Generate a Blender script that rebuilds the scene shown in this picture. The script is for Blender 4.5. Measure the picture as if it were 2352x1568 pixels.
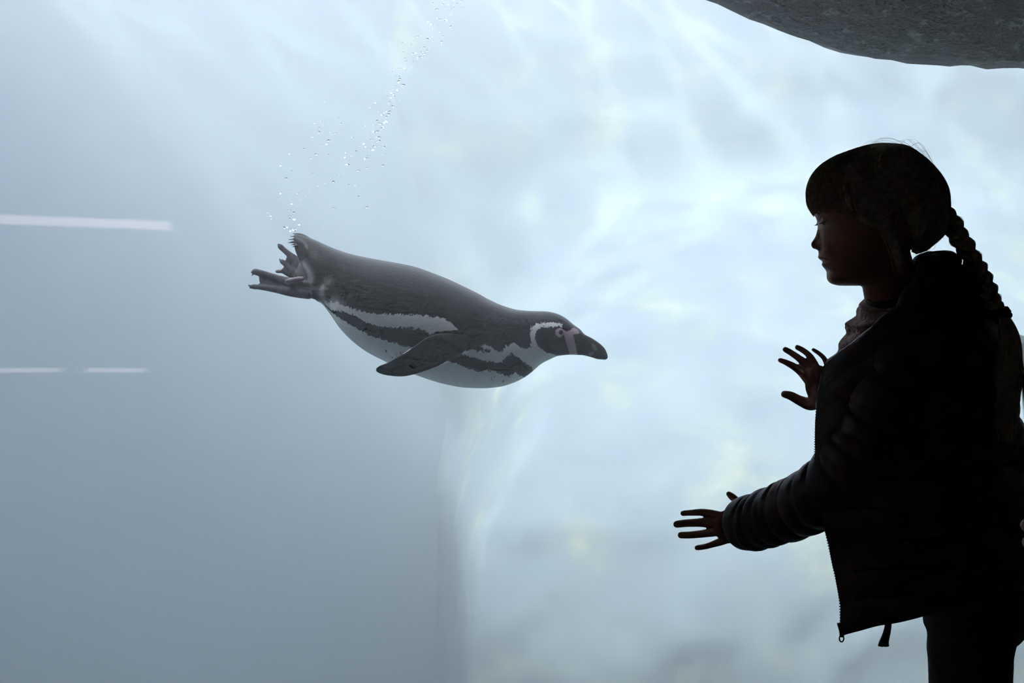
import bpy, math, random
import numpy as np
from mathutils import Vector, noise

random.seed(7)
for o in list(bpy.data.objects):
    bpy.data.objects.remove(o, do_unlink=True)
S = bpy.context.scene
COL = S.collection

# ------------------------------------------------------------------ camera
FPX = 4573.0            # 70 mm lens on a 36 mm sensor, 2352 px wide
CAMZ = 0.95
cam_d = bpy.data.cameras.new('camera')
cam_d.lens = FPX / 2352 * 36
cam_d.sensor_width = 36
cam_d.clip_end = 100
cam_d.clip_start = 0.02
cam = bpy.data.objects.new('camera', cam_d)
cam.location = (0, 0, CAMZ)
cam.rotation_euler = (math.pi / 2, 0, 0)
COL.objects.link(cam)
S.camera = cam

# ------------------------------------------------------------------ sky, sun, exposure
W = bpy.data.worlds.new('overcast_sky')
S.world = W
W.use_nodes = True
bg = W.node_tree.nodes['Background']
bg.inputs[0].default_value = (0.875, 0.885, 1.0, 1)
bg.inputs[1].default_value = 1.5

sun_d = bpy.data.lights.new('sun', 'SUN')
sun_d.energy = 2.3
sun_d.angle = math.radians(4.5)
sun_d.color = (1.0, 0.97, 0.90)
sun = bpy.data.objects.new('sun', sun_d)
COL.objects.link(sun)
# high sun over the hall roof, coming from the left; the unseen left pool wall is set to shade the lower left
sun.rotation_euler = Vector((0.60, 0.28, -0.75)).to_track_quat('-Z', 'Y').to_euler()

S.view_settings.view_transform = 'Standard'
S.view_settings.look = 'None'
S.view_settings.gamma = 1
S.view_settings.use_curve_mapping = False
S.view_settings.exposure = 0.62
try:
    S.cycles.use_denoising = True
    S.cycles.volume_bounces = 1
    S.cycles.max_bounces = 4
    S.cycles.transparent_max_bounces = 16
    S.cycles.caustics_reflective = False
    S.cycles.caustics_refractive = False
    S.cycles.sample_clamp_indirect = 4
    S.cycles.use_adaptive_sampling = True
    S.cycles.adaptive_threshold = 0.08
    S.cycles.adaptive_min_samples = 12
    S.cycles.use_light_tree = False
except Exception:
    pass

# ------------------------------------------------------------------ helpers
def P(u, v, Y):
    """point of the place at depth Y (metres from the photographer) for a traced outline point"""
    return np.array([(u - 1176.0) / FPX * Y, Y, CAMZ - (v - 784.0) / FPX * Y])

def catmull(pts, n):
    pts = np.asarray(pts, float)
    if pts.ndim == 1:
        pts = pts[:, None]
    m = len(pts)
    ext = np.vstack([2 * pts[0] - pts[1], pts, 2 * pts[-1] - pts[-2]])
    ts = np.linspace(0, m - 1, n)
    out = []
    for t in ts:
        i = min(int(t), m - 2)
        f = t - i
        p0, p1, p2, p3 = ext[i], ext[i + 1], ext[i + 2], ext[i + 3]
        out.append(0.5 * (2 * p1 + (p2 - p0) * f + (2 * p0 - 5 * p1 + 4 * p2 - p3) * f * f + (3 * p1 - p0 - 3 * p2 + p3) * f ** 3))
    return np.array(out)

def interp(x, xs, ys):
    """smooth monotone-ish interpolation (pchip)"""
    xs = np.asarray(xs, float); ys = np.asarray(ys, float)
    h = np.diff(xs); d = np.diff(ys) / h
    m = np.zeros(len(xs))
    m[0] = d[0]; m[-1] = d[-1]
    for i in range(1, len(xs) - 1):
        if d[i - 1] * d[i] > 0:
            w1 = 2 * h[i] + h[i - 1]; w2 = h[i] + 2 * h[i - 1]
            m[i] = (w1 + w2) / (w1 / d[i - 1] + w2 / d[i])
    x = np.clip(np.asarray(x, float), xs[0], xs[-1])
    k = np.clip(np.searchsorted(xs, x) - 1, 0, len(xs) - 2)
    t = (x - xs[k]) / h[k]
    return ((2 * t**3 - 3 * t**2 + 1) * ys[k] + (t**3 - 2 * t**2 + t) * h[k] * m[k]
            + (-2 * t**3 + 3 * t**2) * ys[k + 1] + (t**3 - t**2) * h[k] * m[k + 1])

class MB:
    """collects vertices and faces of one mesh"""
    def __init__(self):
        self.v = []; self.f = []; self.n = 0
    def add(self, verts, faces):
        verts = np.asarray(verts, float)
        self.v.append(verts)
        self.f += [tuple(i + self.n for i in q) for q in faces]
        self.n += len(verts)
        return self
    def grid(self, rows, close_u=False, cap=False):
        """rows: array (r, c, 3)"""
        rows = np.asarray(rows, float)
        r, c = rows.shape[:2]
        F = []
        cc = c if close_u else c - 1
        for i in range(r - 1):
            for j in range(cc):
                k = (j + 1) % c
                F.append((i * c + j, i * c + k, (i + 1) * c + k, (i + 1) * c + j))
        V = rows.reshape(-1, 3)
        if cap:
            a = len(V)
            V = np.vstack([V, rows[0].mean(0), rows[-1].mean(0)])
            for j in range(cc):
                k = (j + 1) % c
                F.append((a, k, j))
                F.append((a + 1, (r - 1) * c + j, (r - 1) * c + k))
        return self.add(V, F)
    def tube(self, pts, rad, seg=12, up=(0, 0, 1), flat=1.0, cap=True):
        """pts (n,3); rad scalar, list, or (n,2): half-width across 'up' and along 'up'"""
        pts = np.asarray(pts, float); n = len(pts)
        rad = np.asarray(rad, float)
        if rad.ndim == 0:
            rad = np.full(n, float(rad))
        if rad.ndim == 1:
            rad = np.stack([rad, rad * flat], 1)
        t = np.gradient(pts, axis=0)
        t /= np.linalg.norm(t, axis=1)[:, None] + 1e-12
        up = np.asarray(up, float)
        rows = []
        b_prev = None
        ang = np.linspace(0, 2 * math.pi, seg, endpoint=False)
        for i in range(n):
            if b_prev is None:
                u = up - t[i] * np.dot(up, t[i])
                if np.linalg.norm(u) < 1e-4:
                    u = np.array([1., 0, 0]) - t[i] * t[i][0]
            else:
                u = b_prev - t[i] * np.dot(b_prev, t[i])
            u /= np.linalg.norm(u) + 1e-12
            b_prev = u
            s = np.cross(t[i], u)
            rows.append(pts[i] + np.outer(np.cos(ang) * rad[i, 0], s) + np.outer(np.sin(ang) * rad[i, 1], u))
        return self.grid(rows, True, cap)
    def capsule(self, pts, rad, n=14, seg=12, up=(0, 0, 1), flat=1.0):
        """tube along a smooth path with rounded ends"""
        p = catmull(pts, n)
        r = catmull(np.asarray(rad, float), n)[:, 0]
        def end(p0, p1, r0):
            d = (p0 - p1) / (np.linalg.norm(p0 - p1) + 1e-12)
            a = np.radians([30, 60, 80])
            return [p0 + d * r0 * math.sin(x) for x in a], [r0 * math.cos(x) for x in a]
        a, ra = end(p[0], p[1], r[0]); b, rb = end(p[-1], p[-2], r[-1])
        pts2 = np.vstack([a[::-1], p, b]); rr = np.concatenate([ra[::-1], r, rb])
        return self.tube(pts2, rr, seg, up, flat)
    def ellipsoid(self, c, r, nu=20, nv=12, rot=None):
        c = np.asarray(c, float); r = np.asarray(r, float)
        rows = []
        for i in range(nv + 1):
            th = math.pi * (0.02 + 0.96 * i / nv)
            a = np.linspace(0, 2 * math.pi, nu, endpoint=False)
            q = np.stack([np.sin(th) * np.cos(a), np.sin(th) * np.sin(a), np.full(nu, math.cos(th))], 1) * r
            if rot is not None:
                q = q @ np.asarray(rot).T
            rows.append(c + q)
        return self.grid(rows, True, True)
    def box(self, lo, hi):
        lo = np.asarray(lo, float); hi = np.asarray(hi, float)
        v = [[(lo, hi)[x][0], (lo, hi)[y][1], (lo, hi)[z][2]] for x in (0, 1) for y in (0, 1) for z in (0, 1)]
        f = [(0, 1, 3, 2), (4, 6, 7, 5), (0, 4, 5, 1), (2, 3, 7, 6), (0, 2, 6, 4), (1, 5, 7, 3)]
        return self.add(v, f)
    def verts(self):
        return np.vstack(self.v)
    def mesh(self, name, smooth=True):
        me = bpy.data.meshes.new(name)
        me.from_pydata(self.verts().tolist(), [], self.f)
        me.validate()
        if smooth:
            me.shade_smooth()
        me.update()
        return me
    def build(self, name, mat, parent=None, smooth=True, **tags):
        return link(name, self.mesh(name, smooth), mat, parent, **tags)

def link(name, me, mat, parent=None, **tags):
    o = bpy.data.objects.new(name, me)
    COL.objects.link(o)
    if mat is not None and len(me.materials) == 0:
        me.materials.append(mat)
    if parent is not None:
        o.parent = parent
        o.matrix_parent_inverse = parent.matrix_world.inverted()
    for k, w in tags.items():
        o[k] = w
    return o

def recalc(me):
    import bmesh
    bm = bmesh.new(); bm.from_mesh(me)
    bmesh.ops.recalc_face_normals(bm, faces=bm.faces)
    bm.to_mesh(me); bm.free()

def remeshed(mb, voxel, smooth=3, factor=0.5, name='body'):
    """one continuous surface from overlapping closed shells"""
    me = mb.mesh('tmp', False)
    recalc(me)
    o = bpy.data.objects.new('tmp', me)
    COL.objects.link(o)
    m = o.modifiers.new('r', 'REMESH'); m.mode = 'VOXEL'; m.voxel_size = voxel
    if smooth:
        s = o.modifiers.new('s', 'SMOOTH'); s.factor = factor; s.iterations = smooth
    dg = bpy.context.evaluated_depsgraph_get()
    dg.update()
    out = bpy.data.meshes.new_from_object(o.evaluated_get(dg))
    out.name = name
    bpy.data.objects.remove(o, do_unlink=True)
    bpy.data.meshes.remove(me)
    out.shade_smooth()
    return out

def coords(me):
    a = np.empty(len(me.vertices) * 3); me.vertices.foreach_get('co', a)
    return a.reshape(-1, 3)

def set_coords(me, a):
    me.vertices.foreach_set('co', a.ravel()); me.update()

def normals(me):
    a = np.empty(len(me.vertices) * 3); me.vertices.foreach_get('normal', a)
    return a.reshape(-1, 3)

def paint(me, rgb, name='tint'):
    """the thing's own colouring, one colour for each vertex (linear values)"""
    at = me.color_attributes.new(name, 'FLOAT_COLOR', 'POINT')
    c = np.ones((len(me.vertices), 4)); c[:, :3] = rgb
    at.data.foreach_set('color', c.ravel())

def fbm(p, scale, octv=3):
    """cheap vector value noise for displacing"""
    return np.array([noise.fractal(Vector(q) * scale, 1.0, 2.0, octv) for q in p])

# ------------------------------------------------------------------ materials
def mat(name, col=(0.5, 0.5, 0.5), rough=0.6, spec=0.4, attr=None, sheen=0.0):
    m = bpy.data.materials.new(name); m.use_nodes = True
    nt = m.node_tree; b = nt.nodes['Principled BSDF']
    b.inputs['Base Color'].default_value = (*col, 1)
    b.inputs['Roughness'].default_value = rough
    b.inputs['Specular IOR Level'].default_value = spec
    if sheen:
        b.inputs['Sheen Weight'].default_value = sheen
    if attr:
        a = nt.nodes.new('ShaderNodeVertexColor'); a.layer_name = attr
        nt.links.new(a.outputs['Color'], b.inputs['Base Color'])
    return m

def nodes(m):
    return m.node_tree.nodes, m.node_tree.links, m.node_tree.nodes['Principled BSDF']

def noise_color(m, scale, stops, detail=4, stretch=(1, 1, 1), bump=0.0, bump_scale=None, coord='Object', rough=0.55):
    N, L, b = nodes(m)
    tc = N.new('ShaderNodeTexCoord'); mp = N.new('ShaderNodeMapping')
    mp.inputs['Scale'].default_value = stretch
    L.new(tc.outputs[coord], mp.inputs[0])
    nz = N.new('ShaderNodeTexNoise'); nz.inputs['Scale'].default_value = scale
    nz.inputs['Detail'].default_value = detail; nz.inputs['Roughness'].default_value = rough
    L.new(mp.outputs[0], nz.inputs['Vector'])
    cr = N.new('ShaderNodeValToRGB')
    el = cr.color_ramp.elements
    while len(el) < len(stops):
        el.new(0.5)
    for e, (p, c) in zip(el, stops):
        e.position = p; e.color = (*c, 1)
    L.new(nz.outputs['Fac'], cr.inputs[0])
    L.new(cr.outputs[0], b.inputs['Base Color'])
    if bump:
        n2 = N.new('ShaderNodeTexNoise'); n2.inputs['Scale'].default_value = bump_scale or scale * 3
        n2.inputs['Detail'].default_value = 5
        L.new(mp.outputs[0], n2.inputs['Vector'])
        bp = N.new('ShaderNodeBump'); bp.inputs['Strength'].default_value = bump
        bp.inputs['Distance'].default_value = 0.02
        L.new(n2.outputs['Fac'], bp.inputs['Height'])
        L.new(bp.outputs[0], b.inputs['Normal'])
    return m

M = {}
M['plaster'] = noise_color(mat('dark_plaster', rough=0.9, spec=0.1), 6, [(0.3, (0.10, 0.102, 0.108)), (0.7, (0.13, 0.132, 0.14))], bump=0.15)
M['grey_plaster'] = noise_color(mat('grey_plaster', rough=0.9, spec=0.1), 6, [(0.3, (0.24, 0.237, 0.23)), (0.7, (0.29, 0.287, 0.28))], bump=0.15)
M['floor'] = noise_color(mat('dark_floor', rough=0.7, spec=0.2), 9, [(0.3, (0.14, 0.135, 0.13)), (0.7, (0.20, 0.195, 0.19))], bump=0.1)
M['tank'] = noise_color(mat('pale_tank_wall', rough=0.85, spec=0.1), 1.3, [(0.3, (0.35, 0.395, 0.425)), (0.7, (0.385, 0.43, 0.455))], bump=0.2)
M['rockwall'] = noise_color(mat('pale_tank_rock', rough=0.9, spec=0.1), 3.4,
    [(0.30, (0.32, 0.365, 0.395)), (0.54, (0.355, 0.395, 0.415)), (0.63, (0.405, 0.44, 0.405)), (0.74, (0.54, 0.545, 0.44))], bump=0.2, bump_scale=4)  # yellowish stops put caustic light spots into the rock's colour
M['gravel'] = noise_color(mat('dark_pool_bed', rough=0.95, spec=0.1), 14, [(0.3, (0.10, 0.13, 0.12)), (0.7, (0.20, 0.235, 0.22))], bump=0.5)
M['frame'] = mat('dark_frame_metal', (0.02, 0.021, 0.023), 0.45)

def glass_mat():
    m = bpy.data.materials.new('tank_glass'); m.use_nodes = True
    N, L = m.node_tree.nodes, m.node_tree.links
    N.clear()
    out = N.new('ShaderNodeOutputMaterial'); mx = N.new('ShaderNodeMixShader')
    tr = N.new('ShaderNodeBsdfTransparent'); tr.inputs[0].default_value = (0.985, 0.995, 0.992, 1)
    gl = N.new('ShaderNodeBsdfGlossy'); gl.inputs['Roughness'].default_value = 0.012
    fr = N.new('ShaderNodeFresnel'); fr.inputs['IOR'].default_value = 1.49
    L.new(fr.outputs[0], mx.inputs[0]); L.new(tr.outputs[0], mx.inputs[1]); L.new(gl.outputs[0], mx.inputs[2])
    L.new(mx.outputs[0], out.inputs['Surface'])
    return m
M['glass'] = glass_mat()

SCAT = 0.115
def water_mat():
    m = bpy.data.materials.new('hazy_water'); m.use_nodes = True
    N, L = m.node_tree.nodes, m.node_tree.links
    N.clear()
    out = N.new('ShaderNodeOutputMaterial')
    sc = N.new('ShaderNodeVolumeScatter'); sc.inputs['Color'].default_value = (0.97, 0.985, 1.0, 1)
    sc.inputs['Density'].default_value = SCAT; sc.inputs['Anisotropy'].default_value = 0.2
    ab = N.new('ShaderNodeVolumeAbsorption'); ab.inputs['Color'].default_value = (0.35, 0.75, 0.95, 1)
    ab.inputs["Density"].default_value = 0.055
    ad = N.new('ShaderNodeAddShader')
    L.new(sc.outputs[0], ad.inputs[0]); L.new(ab.outputs[0], ad.inputs[1])
    L.new(ad.outputs[0], out.inputs['Volume'])
    return m
M['water'] = water_mat()
M['water'].cycles.homogeneous_volume = True
M['water'].cycles.volume_sampling = 'DISTANCE'

def caustic_net_mat():
    # caustic light net painted into the surface's transparency: brighter lines, dimmer between
    m = bpy.data.materials.new('caustic_net_surface'); m.use_nodes = True
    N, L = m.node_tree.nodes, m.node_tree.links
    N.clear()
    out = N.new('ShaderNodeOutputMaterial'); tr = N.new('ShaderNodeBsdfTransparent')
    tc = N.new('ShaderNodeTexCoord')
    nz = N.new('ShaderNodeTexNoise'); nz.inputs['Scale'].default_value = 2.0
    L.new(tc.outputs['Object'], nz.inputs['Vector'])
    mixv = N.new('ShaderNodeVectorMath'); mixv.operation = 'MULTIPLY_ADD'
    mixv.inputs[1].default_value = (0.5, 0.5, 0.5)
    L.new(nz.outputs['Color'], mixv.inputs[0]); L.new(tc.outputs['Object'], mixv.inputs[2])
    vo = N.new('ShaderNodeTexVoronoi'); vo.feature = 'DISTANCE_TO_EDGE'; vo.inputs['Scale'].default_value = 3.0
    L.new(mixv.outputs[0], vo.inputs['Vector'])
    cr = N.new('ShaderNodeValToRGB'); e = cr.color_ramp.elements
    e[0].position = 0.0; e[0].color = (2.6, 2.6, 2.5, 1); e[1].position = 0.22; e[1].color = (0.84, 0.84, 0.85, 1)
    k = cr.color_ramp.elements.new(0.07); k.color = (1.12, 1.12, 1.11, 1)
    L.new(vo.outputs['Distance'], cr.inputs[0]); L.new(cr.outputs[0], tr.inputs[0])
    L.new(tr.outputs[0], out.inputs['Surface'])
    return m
M['caustic_net'] = caustic_net_mat()

# ------------------------------------------------------------------ the setting
GY = 2.94                      # front of the glass
HB, HH = -9.0, 2.6             # back and height of the hall
def slab(name, lo, hi, m):
    return MB().box(lo, hi).build(name, m, smooth=False, kind='structure')

slab('floor', (-2.8, HB, -0.1), (6.5, GY + 0.12, 0), M['floor'])
slab('ceiling', (-2.8, HB, HH), (6.5, GY - 0.02, HH + 0.2), M['plaster'])
slab('wall_left', (-2.9, HB, 0), (-2.8, GY + 0.12, HH), M['grey_plaster'])
slab('wall_right', (6.5, HB, 0), (6.6, GY + 0.12, HH), M['plaster'])
slab('wall_back', (-2.8, HB - 0.1, 0), (6.5, HB, HH), M['plaster'])
wf = MB()
wf.box((-2.8, GY - 0.02, 0), (-2.6, GY + 0.12, HH)); wf.box((2.6, GY - 0.02, 0), (6.5, GY + 0.12, HH))
wf.box((-2.6, GY - 0.02, 0), (2.6, GY + 0.12, 0.28)); wf.box((-2.6, GY - 0.02, 2.2), (2.6, GY + 0.12, HH))
wf.build('wall_front', M['plaster'], smooth=False, kind='structure')
win = bpy.data.objects.new('window_1', None); COL.objects.link(win); win.location = (0, GY, 0.28); win['kind'] = 'structure'
bpy.context.view_layer.update()
MB().box((-2.6, GY, 0.28), (2.6, GY + 0.06, 2.2)).build('pane', M['glass'], win, smooth=False)
fr = MB()
for lo, hi in (((-2.6, GY - .03, .28), (2.6, GY - .001, .33)), ((-2.6, GY - .03, 2.15), (2.6, GY - .001, 2.2)),
               ((-2.6, GY - .03, .33), (-2.55, GY - .001, 2.15)), ((2.55, GY - .03, .33), (2.6, GY - .001, 2.15))):
    fr.box(lo, hi)
fr.build('window_frame', M['frame'], win, smooth=False)

# the pool behind the glass: deeper than the hall floor, open to the sky
TW, TB, TZ0, TZ1 = 4.2, 9.0, -0.8, 2.75
TL = 2.6                       # unseen left wall, its place and height chosen to shade the pool
slab('wall_tank_left', (-TL - 0.2, GY + 0.12, TZ0), (-TL, TB, 3.15), M['tank'])
slab('wall_tank_right', (TW, GY + 0.12, TZ0), (TW + 0.2, TB, TZ1 + 0.3), M['tank'])
slab('wall_tank_back', (-TL - 0.2, TB, TZ0), (TW + 0.2, TB + 0.2, TZ1 + 0.3), M['tank'])
slab('floor_tank', (-TL - 0.2, GY + 0.02, TZ0 - 0.2), (TW + 0.2, TB + 0.2, TZ0), M['gravel'])
slab('wall_tank_front', (-6.6, GY + 0.12, TZ0), (6.6, GY + 0.30, 0.05), M['tank'])
slab('wall_tank_parapet', (-6.6, GY - 0.02, HH), (6.6, GY + 0.14, TZ1 + 0.12), M['tank'])
water = MB().box((-TL - 0.02, GY + 0.05, TZ0 - 0.02), (TW + 0.02, TB + 0.02, TZ1)).build(
    'water', M['water'], smooth=False, kind='stuff', label='pale blue hazy water filling the pool behind the glass', category='water')
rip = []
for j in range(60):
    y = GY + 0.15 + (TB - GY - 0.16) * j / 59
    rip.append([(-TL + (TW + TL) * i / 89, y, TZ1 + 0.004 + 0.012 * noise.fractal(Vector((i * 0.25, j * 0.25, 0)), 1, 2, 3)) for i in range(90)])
MB().grid(rip).build('water_surface', M['caustic_net'], water)

# rock face along the right part of the pool, its left corner not quite half way across the picture
def rock_face():
    nz = 110
    xs = np.concatenate([np.linspace(-1.7, 0.05, 90), np.linspace(0.05, TW, 121)[1:]])
    rows = []
    for j in range(nz):
        z = TZ0 + (TZ1 + 0.1 - TZ0) * j / (nz - 1)
        yf = 6.5 + float(interp(z, [TZ0, -0.2, 0.3, 0.8, 1.3, 1.8, 4.4], [0, 0, 0.2, 0.8, 1.5, 1.9, 2.05]))   # the face lies back towards the top
        wid = float(interp(z, [TZ0, 0.2, 0.7, 1.2, 1.8, 4.4], [0.22, 0.26, 0.5, 1.3, 2.4, 3.0]))           # and its corner rounds off
        r = []
        for x in xs:
            n = noise.fractal(Vector((x * 0.8, z * 0.8, 1.3)), 1.0, 2.0, 5)
            n2 = noise.ridged_multi_fractal(Vector((x * 1.7 + 3, z * 1.7, 2.0)), 1.0, 2.0, 3, 1.0, 2.0)
            x0 = -0.36 - float(interp(z, [TZ0, 0.5, 1.3, 2.0, 4.4], [0, 0, 0.25, 0.6, 0.8])) + 0.03 * noise.noise(Vector((z * 2.5, 0, 4)))
            k = min(1.0, max(0.0, (x - x0) / wid)); k = (k * k * (3 - 2 * k)) ** 1.35
            y = TB + 0.02 - (TB + 0.02 - yf) * k - k * (0.10 * n + 0.03 * n2)
            r.append((x, y, z))
        rows.append(r)
    return MB().grid(rows)
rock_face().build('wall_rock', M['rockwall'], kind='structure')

# ------------------------------------------------------------------ the penguin
PY = 3.80                                     # its distance
PX = PY / FPX                                 # metres for one traced pixel there

def in_poly(pts, poly):
    x, y = pts[:, 0], pts[:, 1]
    poly = np.asarray(poly, float)
    inside = np.zeros(len(pts), bool)
    j = len(poly) - 1
    for i in range(len(poly)):
        xi, yi = poly[i]; xj, yj = poly[j]
        c = ((yi > y) != (yj > y)) & (x < (xj - xi) * (y - yi) / (yj - yi + 1e-12) + xi)
        inside ^= c
        j = i
    return inside

DORSAL = [(677, 539), (690, 540.5), (703, 543.5), (724, 551), (757, 566), (795, 580), (846, 592), (897, 601), (948, 611), (1000, 629), (1028, 640), (1058, 654),
          (1097, 673), (1126, 689), (1156, 702), (1191, 711.5), (1224, 714), (1250, 714.5), (1273, 718), (1296, 728), (1318, 745.5), (1334, 757.5),
          (1341, 766), (1361, 777), (1380, 790.5), (1391, 803), (1396, 816)]
VENTRAL = [(677, 572), (684, 590), (692, 608), (712, 655), (722, 686), (741, 699), (759, 722), (782, 755), (808, 782), (846, 810), (879, 827), (920, 848), (958, 862), (989, 873),
           (1028, 883.5), (1067, 890), (1108, 891.5), (1146, 888.5), (1175, 880.5), (1202, 868), (1224, 852), (1243, 835.5), (1263, 825), (1283, 817),
           (1312, 814.5), (1337, 815.5), (1357, 820), (1375, 825), (1391, 826), (1396, 822)]
HALFW = [(677, 9), (690, 22), (705, 40), (726, 56), (760, 70), (820, 88), (900, 103), (980, 110), (1050, 108), (1110, 98), (1160, 82), (1200, 66), (1230, 54), (1260, 47),
         (1290, 42), (1315, 33), (1332, 21), (1343, 14), (1370, 10), (1388, 7), (1396, 3)]
def prof(tab, u):
    a = np.array(tab, float)
    return float(interp(u, a[:, 0], a[:, 1]))

def penguin_body():
    b = MB()
    rows = []
    us = np.concatenate([np.arange(677, 1300, 5.0), np.arange(1300, 1396.1, 2.0)])
    ang = np.linspace(0, 2 * math.pi, 72, endpoint=False)
    for u in us:
        t, d, w = prof(DORSAL, u), prof(VENTRAL, u), prof(HALFW, u)
        c, h = (t + d) / 2, (d - t) / 2
        n = 2.15
        ca, sa = np.cos(ang), np.sin(ang)
        k = (np.abs(ca) ** n + np.abs(sa) ** n) ** (-1 / n)
        q = [P(u, c - h * k[i] * sa[i], PY) + np.array([0, w * k[i] * ca[i] * PX, 0]) for i in range(len(ang))]
        rows.append(q)
    b.grid(rows, True, True)
    # near flipper, held out towards the glass and trailing
    fl = np.array([(1094, 788, 2.130, 8), (1068, 792, 2.112, 22), (1036, 797, 2.095, 32), (1000, 805, 2.078, 38), (962, 824, 2.064, 33), (925, 840, 2.053, 26),
                   (895, 847, 2.046, 17), (873, 848.5, 2.042, 10), (864, 848.5, 2.04, 4)])
    fl[:, 2] += PY - 2.2
    def flipper(tab, thick):
        p = catmull([P(a[0], a[1], a[2]) for a in tab], 40)
        hw = catmull([a[3] * a[2] / FPX for a in tab], 40)[:, 0]
        th = np.clip(hw * 0.25, 0.0016, thick)
        b.tube(p, np.stack([hw, th], 1), 20, up=(0.05, 1, 0.15))
    flipper(fl, 0.0065)
    ff = fl.copy(); ff[:, 2] = 2 * PY - ff[:, 2] + 0.01; ff[:, 0] = 1176 + (fl[:, 0] - 1176) * 0.95 + 6
    ff[:, 1] = fl[:, 1] - np.linspace(0, 75, len(fl))
    flipper(ff, 0.0065)
    # tail: stiff feathers spread in a fan
    tv = [(669, 535), (673, 539), (665, 542), (669, 547), (662, 550), (667, 555), (661, 558), (668, 563), (672, 568)]
    for k, (tu, tvv) in enumerate(tv):
        s = 1 - k / 4.0                          # 1 away from the glass, -1 towards it
        o = np.array([0, 1, 0]) * PX
        p = catmull([P(735, 572 + 3 * -s, PY) + o * 8 * s, P(705, 556 + 8 * -s, PY) + o * 14 * s, P(686, 551 + (tvv - 551) * .85, PY) + o * 15 * s, P(tu, tvv, PY) + o * 19 * s], 16)
        w = np.interp(np.linspace(0, 1, 16), [0, 0.5, 0.74, 1], [7, 5.0, 2.6, 0.9]) * PX
        b.tube(p, w, 10)
    # feet: webbed, three toes each, soles turned back
    def toe(path, rad, dy, flat=0.75):
        b.capsule([P(u, v, PY) + np.array([0, (dy + k * 0) * PX, 0]) for k, (u, v) in enumerate(path)], [r * PX for r in rad], 14, 12, up=(0, 1, 0), flat=flat)
    def claw(u, v, dx, dv, dy, r=3.2):
        b.tube([P(u, v, PY) + np.array([0, dy * PX, 0]), P(u + dx * .6, v + dv * .35, PY) + np.array([0, dy * PX, 0]), P(u + dx, v + dv, PY) + np.array([0, dy * PX, 0])],
               [r * PX, r * .75 * PX, 1.3 * PX], 8)
    def web(path_a, path_b, dy):
        a = catmull([P(*q, PY) for q in path_a], 10); c = catmull([P(*q, PY) for q in path_b], 10)
        rows = []
        for k in (-1, 1):
            rows.append(a + np.array([0, (dy + 3.0 * k) * PX, 0])); rows.append(c + np.array([0, (dy + 3.0 * k) * PX, 0]))
        rows = [rows[0], rows[1], rows[3], rows[2]]
        b.grid(np.transpose(np.array(rows), (1, 0, 2)), True, True)
    A = -34                                         # near foot
    toe([(590, 625), (605, 629), (627, 635), (650, 643), (690, 655)], [7.5, 8, 7.5, 9, 14], A)
    toe([(586, 659), (605, 660.5), (637, 665), (676, 671), (712, 672)], [6, 6.5, 8.5, 12, 16], A)
    toe([(606, 645), (625, 648), (650, 655), (690, 662)], [5, 6, 8, 12], A + 4)
    toe([(663, 647), (675, 644.5), (690, 642), (700, 641)], [4.5, 5.5, 5.5, 5], A - 13)
    web([(598, 628), (627, 635), (660, 646)], [(600, 648), (628, 652), (670, 668)], A + 2)
    web([(604, 648), (628, 652), (670, 664)], [(592, 659), (637, 665), (676, 671)], A + 2)
    claw(586, 627, -6, -1.5, A); claw(584, 632, -1, 4, A, 2.2); claw(582, 658, -8, -4, A); claw(583, 661, -6, 1, A)
    b.ellipsoid(P(708, 664, PY) + np.array([0, A * 0.8 * PX, 0]), np.array([34, 18, 22]) * PX)
    b.capsule([P(725, 668, PY) + np.array([0, A * 0.8 * PX, 0]), P(760, 668, PY) + np.array([0, -40 * PX, 0])], [20 * PX, 30 * PX], 8, 14)
    B = 26                                          # far foot
    toe([(641, 565), (652, 575), (666, 587), (677, 598), (695, 622)], [6.5, 6.5, 8, 11, 14], B)
    toe([(645, 599.5), (657, 609), (668, 619), (690, 632)], [6, 6.5, 8.5, 14], B)
    toe([(632, 622), (645, 622), (662, 628), (690, 636)], [4, 5, 8, 12], B + 8)
    web([(660, 580), (672, 592), (690, 612)], [(650, 603), (664, 615), (692, 632)], B)
    web([(655, 606), (668, 619), (690, 632)], [(638, 622), (660, 628), (690, 640)], B + 4)
    claw(637, 561, -3, -1, B, 4); claw(642, 597, -4, -5, B, 3)
    b.ellipsoid(P(703, 628, PY) + np.array([0, B * 0.8 * PX, 0]), np.array([24, 20, 34]) * PX)
    return remeshed(b, 0.0013, 3, 0.5, 'penguin')

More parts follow.
